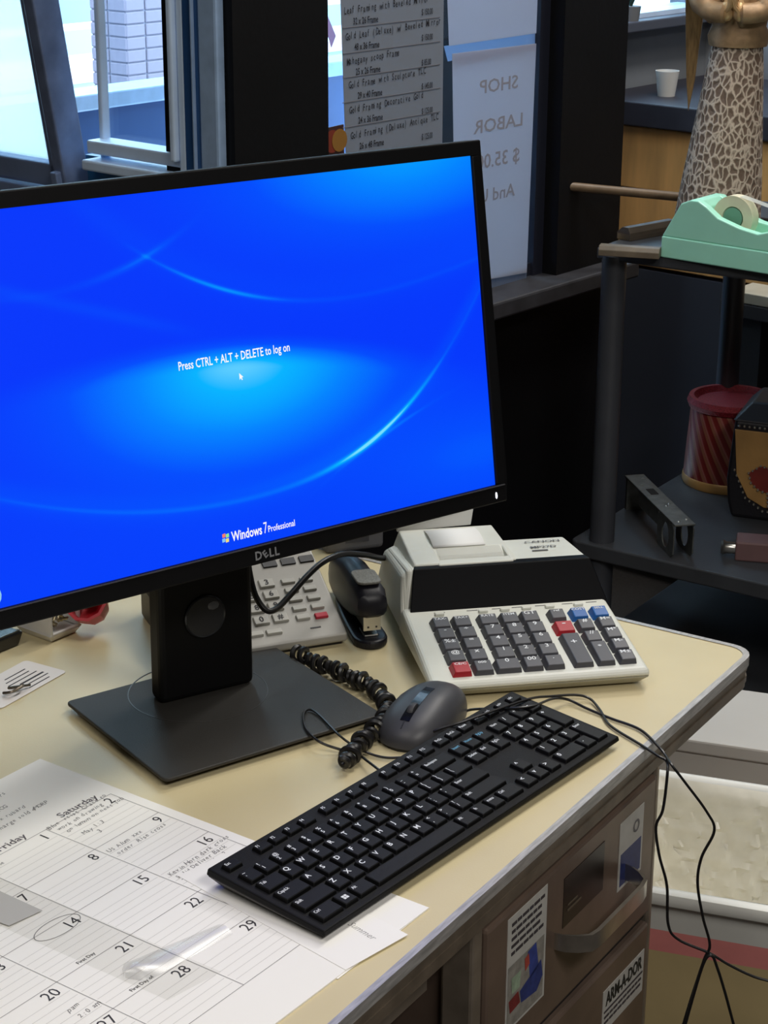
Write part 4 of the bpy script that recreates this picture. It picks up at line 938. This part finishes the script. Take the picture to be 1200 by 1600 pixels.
notice('window_film', 'pale blue film strip at the bottom of the window under the shop notice', 'film', ((712, 446), (823, 424), (822, 440), (716, 462)), translmat('blue_film', (.40, .48, .64, 1), .25, .75), b=-.002)
t, a0, z0 = notice('card_decal', 'round red and yellow payment card decal in the window corner', 'decal', ((510, 200), (537, 194), (538, 240), (512, 246)), mat('decal_dark', rgb(60, 34, 34), .5))
for c_, dx in (((120, 46, 30), -.008), ((136, 96, 40), .008)):
    o = MB().lathe([(0, -.0004), (.017, -.0004), (.017, 0)], 24, (dx, 0, 0), 'y').build('decal_disc', mat('decal_%d' % c_[1], rgb(*c_), .5), t)
    o.location = (0, -.0004 if dx < 0 else -.0009, 0)
t, a0, z0 = notice('pink_ribbon', 'faded pink ribbon hanging beside the price list', 'ribbon', ((507, -40), (513, -40), (511, 22), (525, 56), (518, 74), (508, 40)), translmat('faded_pink', (.72, .48, .62, 1), .1, .8), b=.012)

# ------------------------------------------------------------------ black shelving cart at the right
SHA = math.radians(-34); SC = atz(890, 843, .42)
cart = thing('shelf_cart', 'black plastic utility shelf cart with round posts by the window corner', 'shelf', (SC.x, SC.y, 0), SHA)
SHM = mat('cart_plastic', rgb(58, 60, 64), .5, var=.2, vscale=14, bump=.15, bscale=200)
SWD, SDP = .80, .56
ZT = .925
for z, i0, th_ in ((.20, 0, .032), (.42, 0, .028), (ZT, .016, .018)):
    MB().prism(rrect(i0, SWD, i0, SDP, .012, 3), z - th_, z).build('shelf', SHM, cart, bevel=.003)
pst = MB().lathe([(.0215, 0), (.0205, .51)], 20).mesh('post', mat('post_plastic', rgb(60, 62, 68), .42, var=.12), smooth=True)
pst2 = MB().lathe([(.0215, 0), (.0215, .19)], 20).mesh('post', mat('post_plastic', rgb(60, 62, 68), .42), smooth=True)
for px_ in (.046, SWD - .046):
    for py_ in (.030, SDP - .045):
        inst(pst, 'post', cart, (px_, py_, .405)); inst(pst2, 'post', cart, (px_, py_, .2))
        MB().lathe([(.0, 0), (.028, .004), (.034, .03), (.03, .06), (.012, .07), (.012, .17)], 14, (px_, py_, 0)).build('caster', BLACKP, cart, smooth=True)
# tape dispenser
TD = atz(1031.7, 401.7, ZT)
td = thing('tape_dispenser', 'mint green desk tape dispenser on the top shelf of the cart', 'tape dispenser', (TD.x, TD.y, ZT), math.radians(-39.4))
MINT = mat('mint_plastic', rgb(166, 230, 206), .4, var=.04, vscale=20)
prof = catmull([(0, .0337, 0), (.031, .088, 0)], 1)
pr_ = [(0, 0), (.262, 0), (.262, .034), (0, .034)]
MB().prism(pr_, 0, .085, 'y').build('base', MINT, td, bevel=.002)
up = [(0, .034), (.262, .034), (.262, .062), (.245, .075), (.215, .073), (.1943, .0665), (.1688, .0590), (.1373, .0635), (.0979, .0745), (.0767, .0890), (.0620, .0965), (.0480, .0965), (.031, .089)]
MB().prism(up, .0015, .017, 'y').build('side_wall', MINT, td, bevel=.002)
MB().prism(up, .066, .0835, 'y').build('side_wall', MINT, td, bevel=.002)
fr_ = [(0, .034), (.072, .034), (.070, .086), (.0620, .0965), (.0480, .0965), (.031, .089)]
MB().prism(fr_, .015, .068, 'y').build('front_block', MINT, td, bevel=.002)
MB().prism([(.205, .034), (.262, .034), (.262, .062), (.245, .075), (.215, .073)], .015, .068, 'y').build('cutter_block', MINT, td, bevel=.002)
tp = MB().lathe([(.0165, -.006), (.0185, -.010), (.035, -.010), (.035, .010), (.0185, .010), (.0165, .006)], 36, axis='y').build('tape_roll', mat('tape_cream', rgb(226, 218, 190), .45, var=.05, vscale=80), td, smooth=True); tp.location = (.108, .040, .0715)
MB().lathe([(0, -.0104), (.0165, -.0104), (.0165, .0104), (0, .0104)], 24, axis='y').build('core', mat('core_mint', rgb(112, 160, 138), .5), td).location = (.108, .040, .0715)
mb = MB(); mb.poly([(.117, .031, .1062), (.117, .049, .1062), (.250, .049, .078), (.250, .031, .078)]); o = mb.build('tape_strip', mat('tape_clear', rgb(210, 214, 206), .3, alpha=.6), td)
# angel figure
AG = atY(1121, 318, 3.20); AG.z = ZT
ag = thing('angel_figure', 'gold angel figure with a lacy cone skirt on the top shelf', 'figurine', (AG.x, AG.y, ZT), math.radians(-20)); ag.scale = (1, 1, .92)
LACE = bpy.data.materials.new('lace_plaster'); LACE.use_nodes = True; nt = LACE.node_tree; b = nt.nodes['Principled BSDF']; b.inputs['Roughness'].default_value = .6
tcn = nt.nodes.new('ShaderNodeTexCoord'); vo = nt.nodes.new('ShaderNodeTexVoronoi'); vo.feature = 'DISTANCE_TO_EDGE'; vo.inputs['Scale'].default_value = 100; vo.inputs['Randomness'].default_value = .8
mp_ = nt.nodes.new('ShaderNodeMapping'); mp_.inputs['Scale'].default_value = (1, 1, .55); nt.links.new(tcn.outputs['Object'], mp_.inputs[0]); nzn = nt.nodes.new('ShaderNodeTexNoise'); nzn.inputs['Scale'].default_value = 45; nzs = nt.nodes.new('ShaderNodeVectorMath'); nzs.operation = 'MULTIPLY_ADD'; nzs.inputs[1].default_value = (.012, .012, .012); nt.links.new(tcn.outputs['Object'], nzn.inputs['Vector']); nt.links.new(nzn.outputs['Color'], nzs.inputs[0]); nt.links.new(mp_.outputs[0], nzs.inputs[2]); nt.links.new(nzs.outputs[0], vo.inputs['Vector'])
rmp = nt.nodes.new('ShaderNodeValToRGB'); rmp.color_ramp.elements[0].position = .03; rmp.color_ramp.elements[0].color = rgb(214, 196, 178); rmp.color_ramp.elements[1].position = .17; rmp.color_ramp.elements[1].color = rgb(118, 98, 84)
nt.links.new(vo.outputs[0], rmp.inputs[0]); nt.links.new(rmp.outputs[0], b.inputs['Base Color'])
bpn = nt.nodes.new('ShaderNodeBump'); bpn.invert = True; bpn.inputs['Strength'].default_value = .8; bpn.inputs['Distance'].default_value = .004; nt.links.new(vo.outputs[0], bpn.inputs['Height']); nt.links.new(bpn.outputs[0], b.inputs['Normal'])
MB().lathe([(.0, 0), (.074, 0), (.073, .01), (.066, .10), (.056, .20), (.046, .30), (.040, .345), (.030, .35)], 48).build('lace_skirt', LACE, ag, smooth=True).rotation_euler = (0, .05, 0)
GOLD = mat('gold_fabric', rgb(176, 144, 108), .5, .25, var=.35, vscale=50, bump=.5, bscale=60)
lean = .017
MB().lathe([(.0, .335), (.047, .338), (.050, .355), (.044, .372), (.050, .42), (.056, .47), (.050, .52), (.026, .545), (.0, .55)], 28, (lean, 0, 0)).build('bodice', GOLD, ag, smooth=True)
for sg_ in (-1, 1):
    MB().tube(catmull([(lean + sg_ * .050, .0, .51), (lean + sg_ * .064, -.018, .45), (lean + sg_ * .046, -.048, .405), (lean + sg_ * .010, -.060, .398)], 6), [.020] * 6 + [.022] * 6 + [.018] * 6 + [.014], 12).build('sleeve', GOLD, ag, smooth=True)
    h = MB(); h.ball((lean + sg_ * .010, -.062, .402), .012, .010, .018)
    for k in range(4): h.tube([(lean + sg_ * (.012 - .003 * k), -.066 + .002 * k, .398 + .004 * k), (lean + sg_ * (.004), -.074, .410 + .004 * k), (lean, -.074, .428 + .003 * k)], .0042, 6)
    h.tube([(lean + sg_ * .014, -.064, .41), (lean + sg_ * .006, -.060, .432)], .0045, 6)
    h.build('hand', mat('gilt_skin', rgb(206, 170, 124), .35, .4), ag, smooth=True)
    # wing: a long flat feathered plate swept down and out
    wp = [(.030, .53), (.075, .60), (.10, .56), (.098, .46), (.092, .36), (.086, .27), (.080, .215), (.072, .27), (.066, .36), (.060, .44)]
    MB().prism([(lean + sg_ * x, z) for x, z in wp], .022, .028, 'y').build('wing', mat('wing_gold', rgb(172, 138, 94), .4, .45, var=.4, vscale=40, aniso=(6, 6, 1)), ag, bevel=.0015)
MB().ball((lean, -.005, .585), .030, .032, .038, 16, 12).build('head', mat('gilt_skin', rgb(206, 170, 124), .35, .4), ag, smooth=True)
MB().ball((lean, .006, .598), .034, .033, .036, 16, 12).build('hair', mat('gilt_hair', rgb(140, 100, 60), .45, .4), ag, smooth=True)
for k, (q, z, rx_, rz_) in enumerate(((-.75, .415, .017, .036), (-.25, .435, .014, .030), (.25, .412, .012, .040), (.65, .425, .014, .036), (1.1, .415, .012, .034), (-1.2, .405, .014, .03))):
    MB().ball((lean + .047 * math.sin(q), -.047 * math.cos(q), z), rx_, .012, rz_, 14, 10).build('fabric_fold', GOLD, ag, smooth=True)
# mouldings, boards on the top shelf
WOODD = mat('dark_moulding', rgb(74, 64, 54), .5, var=.3, vscale=30, aniso=(1, 10, 10))
def stick(name, label, u0, v0, u1, v1, Y0_, Y1_, z, w, h, m, cat='moulding', ext=.12):
    a = atz(u0, v0, z); b_ = atz(u1, v1, z); d = b_ - a; t = thing(name, label, cat, (a.x, a.y, z - h), math.atan2(d.y, d.x)); L = d.length + ext
    MB().prism([(0, 0), (w, 0), (w, h * .55), (w * .6, h), (w * .15, h), (0, h * .6)], 0, L, 'x').build('profile', m, t, bevel=.001)
    MB().box(.0, .002, .002, w - .002, .001, h * .5).build('cut_end', mat('raw_wood_end', rgb(168, 146, 112), .7), t); return t
stick('frame_moulding', 'cut brown picture-frame moulding at the left edge of the top shelf', 935, 384, 1030, 390, 0, 0, ZT + .016, .035, .016, mat('tan_moulding', rgb(108, 96, 80), .55, var=.3, vscale=30), 'moulding', .0)
stick('frame_moulding', 'black moulding offcut lying behind the tape dispenser', 985, 357, 1045, 346, 0, 0, ZT + .022, .030, .022, WOODD, ext=.02)
bb = thing('flat_black_box', 'flat black box lying under the long rod on the top shelf', 'box', (AG.x + .01, AG.y + .085, ZT), SHA)
MB().box(-.05, .25, .0, .12, 0, .014).build('case', mat('matte_black', rgb(28, 27, 28), .6), bb, bevel=.003)
MB().box(-.052, .252, -.002, .122, .014, .022).build('lid', mat('matte_black2', rgb(40, 38, 38), .5), bb, bevel=.003)
ra = atz(886, 291, ZT + .056); rb = atz(1065, 308, ZT + .031); d = rb - ra
rod = thing('long_wooden_rod', 'long thin brown rod sticking out to the left behind the figure', 'rod', (ra.x, ra.y, ra.z))
MB().tube([(0, 0, 0), tuple(d * 1.25)], .008, 10).build('rod', mat('rod_wood', rgb(108, 88, 66), .5, var=.3, vscale=40), rod, smooth=True)
MB().tube([tuple(d * -.004), tuple(d * .004)], .0075, 10).build('end_grain', mat('raw_wood_end', rgb(168, 146, 112), .7), rod)
# red drum
DR = atz(1128, 757, .42) 
dr = thing('red_drum', 'round red box with diagonal gold stripes and a glittery red rim', 'round box', (DR.x + .012, DR.y + .02, .42))
DRM = bpy.data.materials.new('striped_red'); DRM.use_nodes = True; nt = DRM.node_tree; b = nt.nodes['Principled BSDF']; b.inputs['Roughness'].default_value = .45
X.nt = nt; tcn = nt.nodes.new('ShaderNodeTexCoord'); sp = nt.nodes.new('ShaderNodeSeparateXYZ'); nt.links.new(tcn.outputs['Object'], sp.inputs[0])
angn = X.op('ARCTAN2', X(sp.outputs[1]), X(sp.outputs[0])); stn = X.op('FRACT', angn * (24 / (2 * PI)) - X(sp.outputs[2]) * -26.0)
rmp = nt.nodes.new('ShaderNodeValToRGB'); rmp.color_ramp.interpolation = 'EASE'; e = rmp.color_ramp.elements; e[0].position = .0; e[0].color = rgb(176, 110, 104); e[1].position = .22; e[1].color = rgb(128, 38, 36); q_ = e.new(.62); q_.color = rgb(118, 34, 32); q_ = e.new(.70); q_.color = rgb(150, 96, 70); q_ = e.new(.98); q_.color = rgb(150, 92, 76)
nt.links.new(stn.v, rmp.inputs[0]); nt.links.new(rmp.outputs[0], b.inputs['Base Color'])
MB().lathe([(.0, 0), (.080, 0), (.082, .006), (.074, .150), (.070, .152)], 40).build('side', DRM, dr, smooth=True)
MB().lathe([(.0815, -.0), (.0835, .004), (.0828, .016), (.0812, .018)], 40).build('gold_band', mat('band_gold', rgb(196, 152, 92), .4, .2), dr, smooth=True)
mb = MB(); rr = random.Random(2)
mb.lathe([(.066, .146), (.078, .146), (.082, .156), (.078, .166), (.070, .166), (.062, .156)], 40); mb.build('glitter_rim', mat('red_glitter', rgb(150, 36, 48), .35, .3, var=.5, vscale=300, bump=.9, bscale=500), dr, smooth=True)
MB().lathe([(0, .150), (.066, .150), (.066, .153), (0, .156)], 32).build('lid', mat('lid_brown', rgb(120, 82, 70), .6, var=.3, vscale=20), dr, smooth=True)
# studded leather chest
CHD = atz(1133, 800, .42); 
ch = thing('studded_leather_chest', 'tan and red leather box edged with rows of silver studs', 'box', (CHD.x - .006, CHD.y - .02, .42), math.radians(-22)); ch.scale = (1, 1, 1.16)
TAN = mat('tan_leather', rgb(176, 134, 78), .55, var=.35, vscale=12, bump=.3, bscale=120); BLKL = mat('black_leather', rgb(22, 20, 26), .5, bump=.3, bscale=150); REDL = mat('red_leather', rgb(128, 44, 36), .5, var=.3, vscale=20)
outer = [(.012, .0), (.26, .0), (.275, .06), (.262, .155), (.008, .155), (.0, .06), (.004, .025)]
MB().prism(outer, 0, .16, 'y').build('body', BLKL, ch, bevel=.006, seg=2)
MB().hexa([(.004, -.004, .153), (.268, -.004, .153), (.268, .164, .153), (.004, .164, .153)], [(.03, .03, .178), (.24, .03, .178), (.24, .13, .178), (.03, .13, .178)]).build('lid', BLKL, ch, bevel=.004)
fp = [(.010, .140), (.25, .140), (.258, .06), (.225, .022), (.07, .022), (.040, .035), (.018, .070)]
MB().prism(fp, -.003, .001, 'y').build('tan_panel', TAN, ch, bevel=.001)
rp_ = [(.085, .105), (.080, .085), (.060, .088), (.040, .075), (.045, .060), (.058, .050), (.075, .046), (.078, .020), (.24, .020), (.24, .105)]
MB().prism(rp_, -.0055, -.003, 'y').build('red_panel', REDL, ch, bevel=.001)
STUD = mat('stud_silver', rgb(226, 222, 210), .25, .9); _st = MB().ball((0, 0, 0), .0024, .002, .0024, 6, 4).mesh('stud', STUD, smooth=True)
def studs(pts, y, step=.0088):
    for i in range(len(pts) - 1):
        a, b_ = Vector(pts[i]), Vector(pts[i + 1]); n_ = max(1, int((b_ - a).length / step))
        for k in range(n_): p = a.lerp(b_, k / n_); inst(_st, 'stud', ch, (p.x, y, p.y))
studs([(.25, .146), (.008, .146)], -.002); studs([(.014, .076), (.036, .034), (.068, .016), (.225, .016)], -.002); studs(rp_[:8], -.0058, .0062)
# metal bracket with a round hole
BK = atz(1052, 874, .42); 
br = thing('metal_bracket', 'galvanised metal channel bracket with a round hole on the lower shelf', 'bracket', (BK.x, BK.y, .42), math.radians(-78.3 + 180))
GAL = mat('galvanised', rgb(126, 128, 124), .35, .75, var=.35, vscale=60)
Lb, Wb, Hb = .26, .034, .062
MB().box(-.004, Lb, -Wb, .002, Hb - .003, Hb).build('top_plate', GAL, br, bevel=.0008)
n = 20; hole = [(.040 + .017 * math.cos(2 * PI * k / n), .030 + .022 * math.sin(2 * PI * k / n)) for k in range(n)]
def side(y, holes):
    mb = MB(); outer_ = []
    for k in range(n):
        q = 2 * PI * k / n; cx_, sz_ = math.cos(q), math.sin(q); s_ = 1 / max(abs(cx_), abs(sz_)); outer_.append((.040 + (.040 if cx_ < 0 else .040) * cx_ * s_, .030 + .030 * sz_ * s_))
    vs = [(x, y + dy, z) for dy in (0, .002) for ring in (outer_, hole) for x, z in ring]
    for k in range(n):
        k2 = (k + 1) % n; mb_f = [(k, k2, n + k2, n + k), (2 * n + k, 3 * n + k, 3 * n + k2, 2 * n + k2), (k, 2 * n + k, 2 * n + k2, k2), (n + k, n + k2, 3 * n + k2, 3 * n + k)]
        mb.f += mb_f
    mb.v = vs; return mb.build('side_plate', GAL, br)
side(0, True); side(-Wb, False)
MB().box(.08, Lb - .08, -.001, .001, Hb - .030, Hb - .002).build('side_flange', GAL, br); MB().box(Lb - .012, Lb - .004, -Wb, 0, 0, Hb - .003).build('end_plate', GAL, br)
mb = MB()
for x, y in ((.012, -.010), (.02, -.026), (.09, -.016), (.10, -.024), (.20, -.01), (.235, -.024)): mb.ball((x, y, Hb), .003, .003, .0015, 8, 4)
mb.build('screws', CHROME, br, smooth=True)
MB().box(.15, .18, -.024, -.010, Hb, Hb + .0005).build('plate_slot', DK, br)
# small block with a metal nozzle
BL = atz(1140, 876, .42)
bk_ = thing('nozzle_block', 'dull pink block with a chrome nozzle on the lower shelf', 'fitting', (BL.x, BL.y, .42), math.radians(-12))
MB().box(.008, .11, 0, .05, 0, .034).build('block', mat('dull_pink', rgb(112, 84, 84), .6, var=.15), bk_, bevel=.003)
MB().lathe([(.0, -.016), (.011, -.016), (.013, -.012), (.010, -.008), (.010, .009)], 18, (0, .014, .018), 'x').build('nozzle', CHROME, bk_, smooth=True)

# ------------------------------------------------------------------ far cabinets seen past the post
AF = 1.45
fc = thing('wooden_cabinet', 'orange-brown wooden cabinet with drawers seen past the dark post', 'cabinet', AB(AF, 0, 0), WANG)
WD = mat('honey_wood', rgb(226, 174, 108), .5, var=.25, vscale=9, aniso=(3, 3, .5)); 
zc0 = on_a(1040, 436, AF)[2]; zc1 = on_a(1020, 198, AF)[2]; zmid = on_a(1000, 298, AF)[2]
MB().box(.02, A1 - AF - .01, -1.2, .36, .1, zc1).build('carcass', mat('dark_wood', rgb(96, 66, 38), .6), fc)
for b0, b1 in ((-.13, .355), (-.62, -.14)):
    MB().box(0, .02, b0, b1, zmid + .004, zc1 - .004).build('drawer_front', WD, fc, bevel=.002)
    MB().box(0, .02, b0, b1, zc0 + .02, zmid - .004).build('door', WD, fc, bevel=.002)
MB().box(0.0, .03, -1.2, .36, .1, zc0 + .012).build('plinth', mat('navy_plinth', rgb(52, 56, 68), .6), fc)
ztop = on_a(1020, 160, AF)[2]
MB().box(-.02, A1 - AF - .01, -1.22, .38, zc1, ztop).build('worktop', mat('dark_worktop', rgb(44, 44, 54), .5, var=.2), fc, bevel=.003)
cup = to_ab(atY(1034, 155, on_a and AB(AF, .1, 0).y + .12)); cpw = atz(1034, 158, ztop)
cu = thing('white_cup', 'white paper cup standing on the far dark counter', 'cup', (cpw.x + .02, cpw.y + .08, ztop))
MB().lathe([(0, 0), (.018, 0), (.025, .052), (.0235, .052), (.017, .003), (0, .003)], 20).build('cup', mat('cup_white', rgb(206, 204, 200), .6), cu, smooth=True)
pw = atpl(985, 26, AB(0, NB - .025, 0), VV)
pp_ = thing('window_plant', 'small dark plant standing on the far window sill', 'plant', (pw.x, pw.y, ZS4))
MB().lathe([(0, 0), (.018, 0), (.022, .03), (0, .03)], 12).build('pot', mat('pot_grey', rgb(110, 112, 116), .7), pp_, smooth=True)
rr = random.Random(4)
for k in range(9):
    q = rr.uniform(0, 6.28); l = rr.uniform(.03, .07); MB().tube([(0, 0, .03), (l * .3 * math.cos(q), l * .3 * math.sin(q), .03 + l * .7), (l * .7 * math.cos(q), l * .7 * math.sin(q), .03 + l)], [.003, .0035, .0008], 5).build('leaf', mat('leaf_dark', rgb(44, 70, 60), .6), pp_)
pk = atpl(1140, 447, AB(1.30, 0, 0), WV); pk2 = atpl(1200, 458, AB(1.30, 0, 0), WV); d = pk2 - pk
bn = thing('dark_bench', 'low dark bench behind the shelf cart', 'bench', (pk.x, pk.y, 0), math.atan2(d.y, d.x))
MB().box(-.02, .7, .0, .10, pk.z - .06, pk.z - .03).build('seat_board', mat('bench_dark', rgb(48, 46, 48), .6), bn, bevel=.003)
for x in (.02, .62): MB().box(x, x + .05, .01, .09, 0, pk.z - .06).build('leg', mat('bench_dark', rgb(48, 46, 48), .6), bn)
pkb = thing('pale_plank', 'pale wooden plank lying on the dark bench behind the cart', 'plank', (pk.x, pk.y, pk.z - .03), math.atan2(d.y, d.x))
MB().box(0, .5, .0, .09, 0, .022).build('board', mat('pale_wood', rgb(176, 168, 150), .6, var=.15, vscale=20), pkb, bevel=.002)

# ------------------------------------------------------------------ bin and box beside the desk
BNA = math.radians(-18); BNz = .46
bl_ = at(1012, 1386, BNz - Z0)
bn_ = thing('waste_bin', 'white translucent plastic bin with a crumpled liner beside the desk', 'bin', (bl_.x - .076, bl_.y + .0247, 0), BNA)
BINW, BIND = .50, .285
def tub(x0, x1, y0, y1, zs, th, r):
    mb = MB(); rings = []
    for (z, ins, inner) in zs:
        rings.append([(x, y, z) for x, y in rrect(x0 + ins, x1 - ins, y0 + ins, y1 - ins, r, 6)])
    n = len(rings[0]); mb.add([p for q in rings for p in q], [(i * n + k, i * n + (k + 1) % n, (i + 1) * n + (k + 1) % n, (i + 1) * n + k) for i in range(len(rings) - 1) for k in range(n)]); return mb, n
BINM = mat('bin_white', rgb(232, 232, 226), .4, var=.06, vscale=12)
mb, n = tub(0, BINW, 0, BIND, [(BNz - .058, .010, 0), (BNz - .020, .003, 0), (BNz - .018, -.004, 0), (BNz - .010, -.007, 0), (BNz - .003, -.005, 0), (BNz, .001, 0), (BNz - .001, .006, 0), (BNz - .006, .010, 0)], 0, .035); mb.build('rim', BINM, bn_, smooth=True)
mb, n = tub(0, BINW, 0, BIND, [(BNz - .088, .014, 0), (BNz - .058, .010, 0)], 0, .035); mb.build('pink_band', mat('bin_pink', rgb(240, 150, 146), .45, var=.1, vscale=20), bn_, smooth=True)
mb, n = tub(0, BINW, 0, BIND, [(.0, .03, 0), (BNz - .088, .014, 0)], 0, .035); mb.add([(x, y, .0) for x, y in rrect(.03, BINW - .03, .03, BIND - .03, .035, 6)], [tuple(range(n))]); mb.build('lower_wall', mat('bin_beige', rgb(196, 176, 130), .45, var=.15, vscale=8), bn_, smooth=True)
# liner: inside wall with crumples
mb = MB(); rings = []; rr = random.Random(11); nr = 30
per = rrect(.008, BINW - .008, .008, BIND - .008, .034, 40)
per2 = []
for i in range(len(per)):
    a, b_ = Vector(per[i]), Vector(per[(i + 1) % len(per)]); m_ = max(1, int((b_ - a).length / .006))
    for k in range(m_): per2.append(a.lerp(b_, k / m_))
n = len(per2); cen = Vector((BINW / 2, BIND / 2))
from mathutils import noise as _nz
for j in range(nr + 1):
    t = j / nr; z = BNz - .004 - t * .20; ring = []
    for p in per2:
        d_ = (cen - p).normalized(); q = p + d_ * (.016 + .03 * t * t) if t > .05 else p + d_ * (.002 + .014 * t / .05)
        w = _nz.noise(Vector((q.x * 60, q.y * 60, z * 130))) * .008 + _nz.noise(Vector((q.x * 130, q.y * 130, z * 260))) * .006
        w *= min(1, t * 6); q = q + d_ * (w + .002); ring.append((q.x, q.y, z))
    rings.append(ring)
mb.add([p for q in rings for p in q], [(i * n + k, i * n + (k + 1) % n, (i + 1) * n + (k + 1) % n, (i + 1) * n + k) for i in range(nr) for k in range(n)] + [tuple(range(nr * n, nr * n + n))])
mb.build('crumpled_liner', mat('liner_white', rgb(236, 232, 218), .32, var=.08, vscale=30), bn_, smooth=True)
bx = atz(1161, 1077, .44) - Vector((.309, .951, 0)) * .175
sb = thing('storage_box', 'light grey storage box standing behind the waste bin', 'box', (bx.x, bx.y, 0), math.radians(-18))
GREYB = mat('box_grey', rgb(188, 184, 178), .6, var=.06, vscale=6)
MB().box(-.16, .45, 0, .17, 0, .42).build('body', GREYB, sb, bevel=.003)
MB().box(-.165, .455, -.004, .175, .42, .44).build('lid', GREYB, sb, bevel=.003)
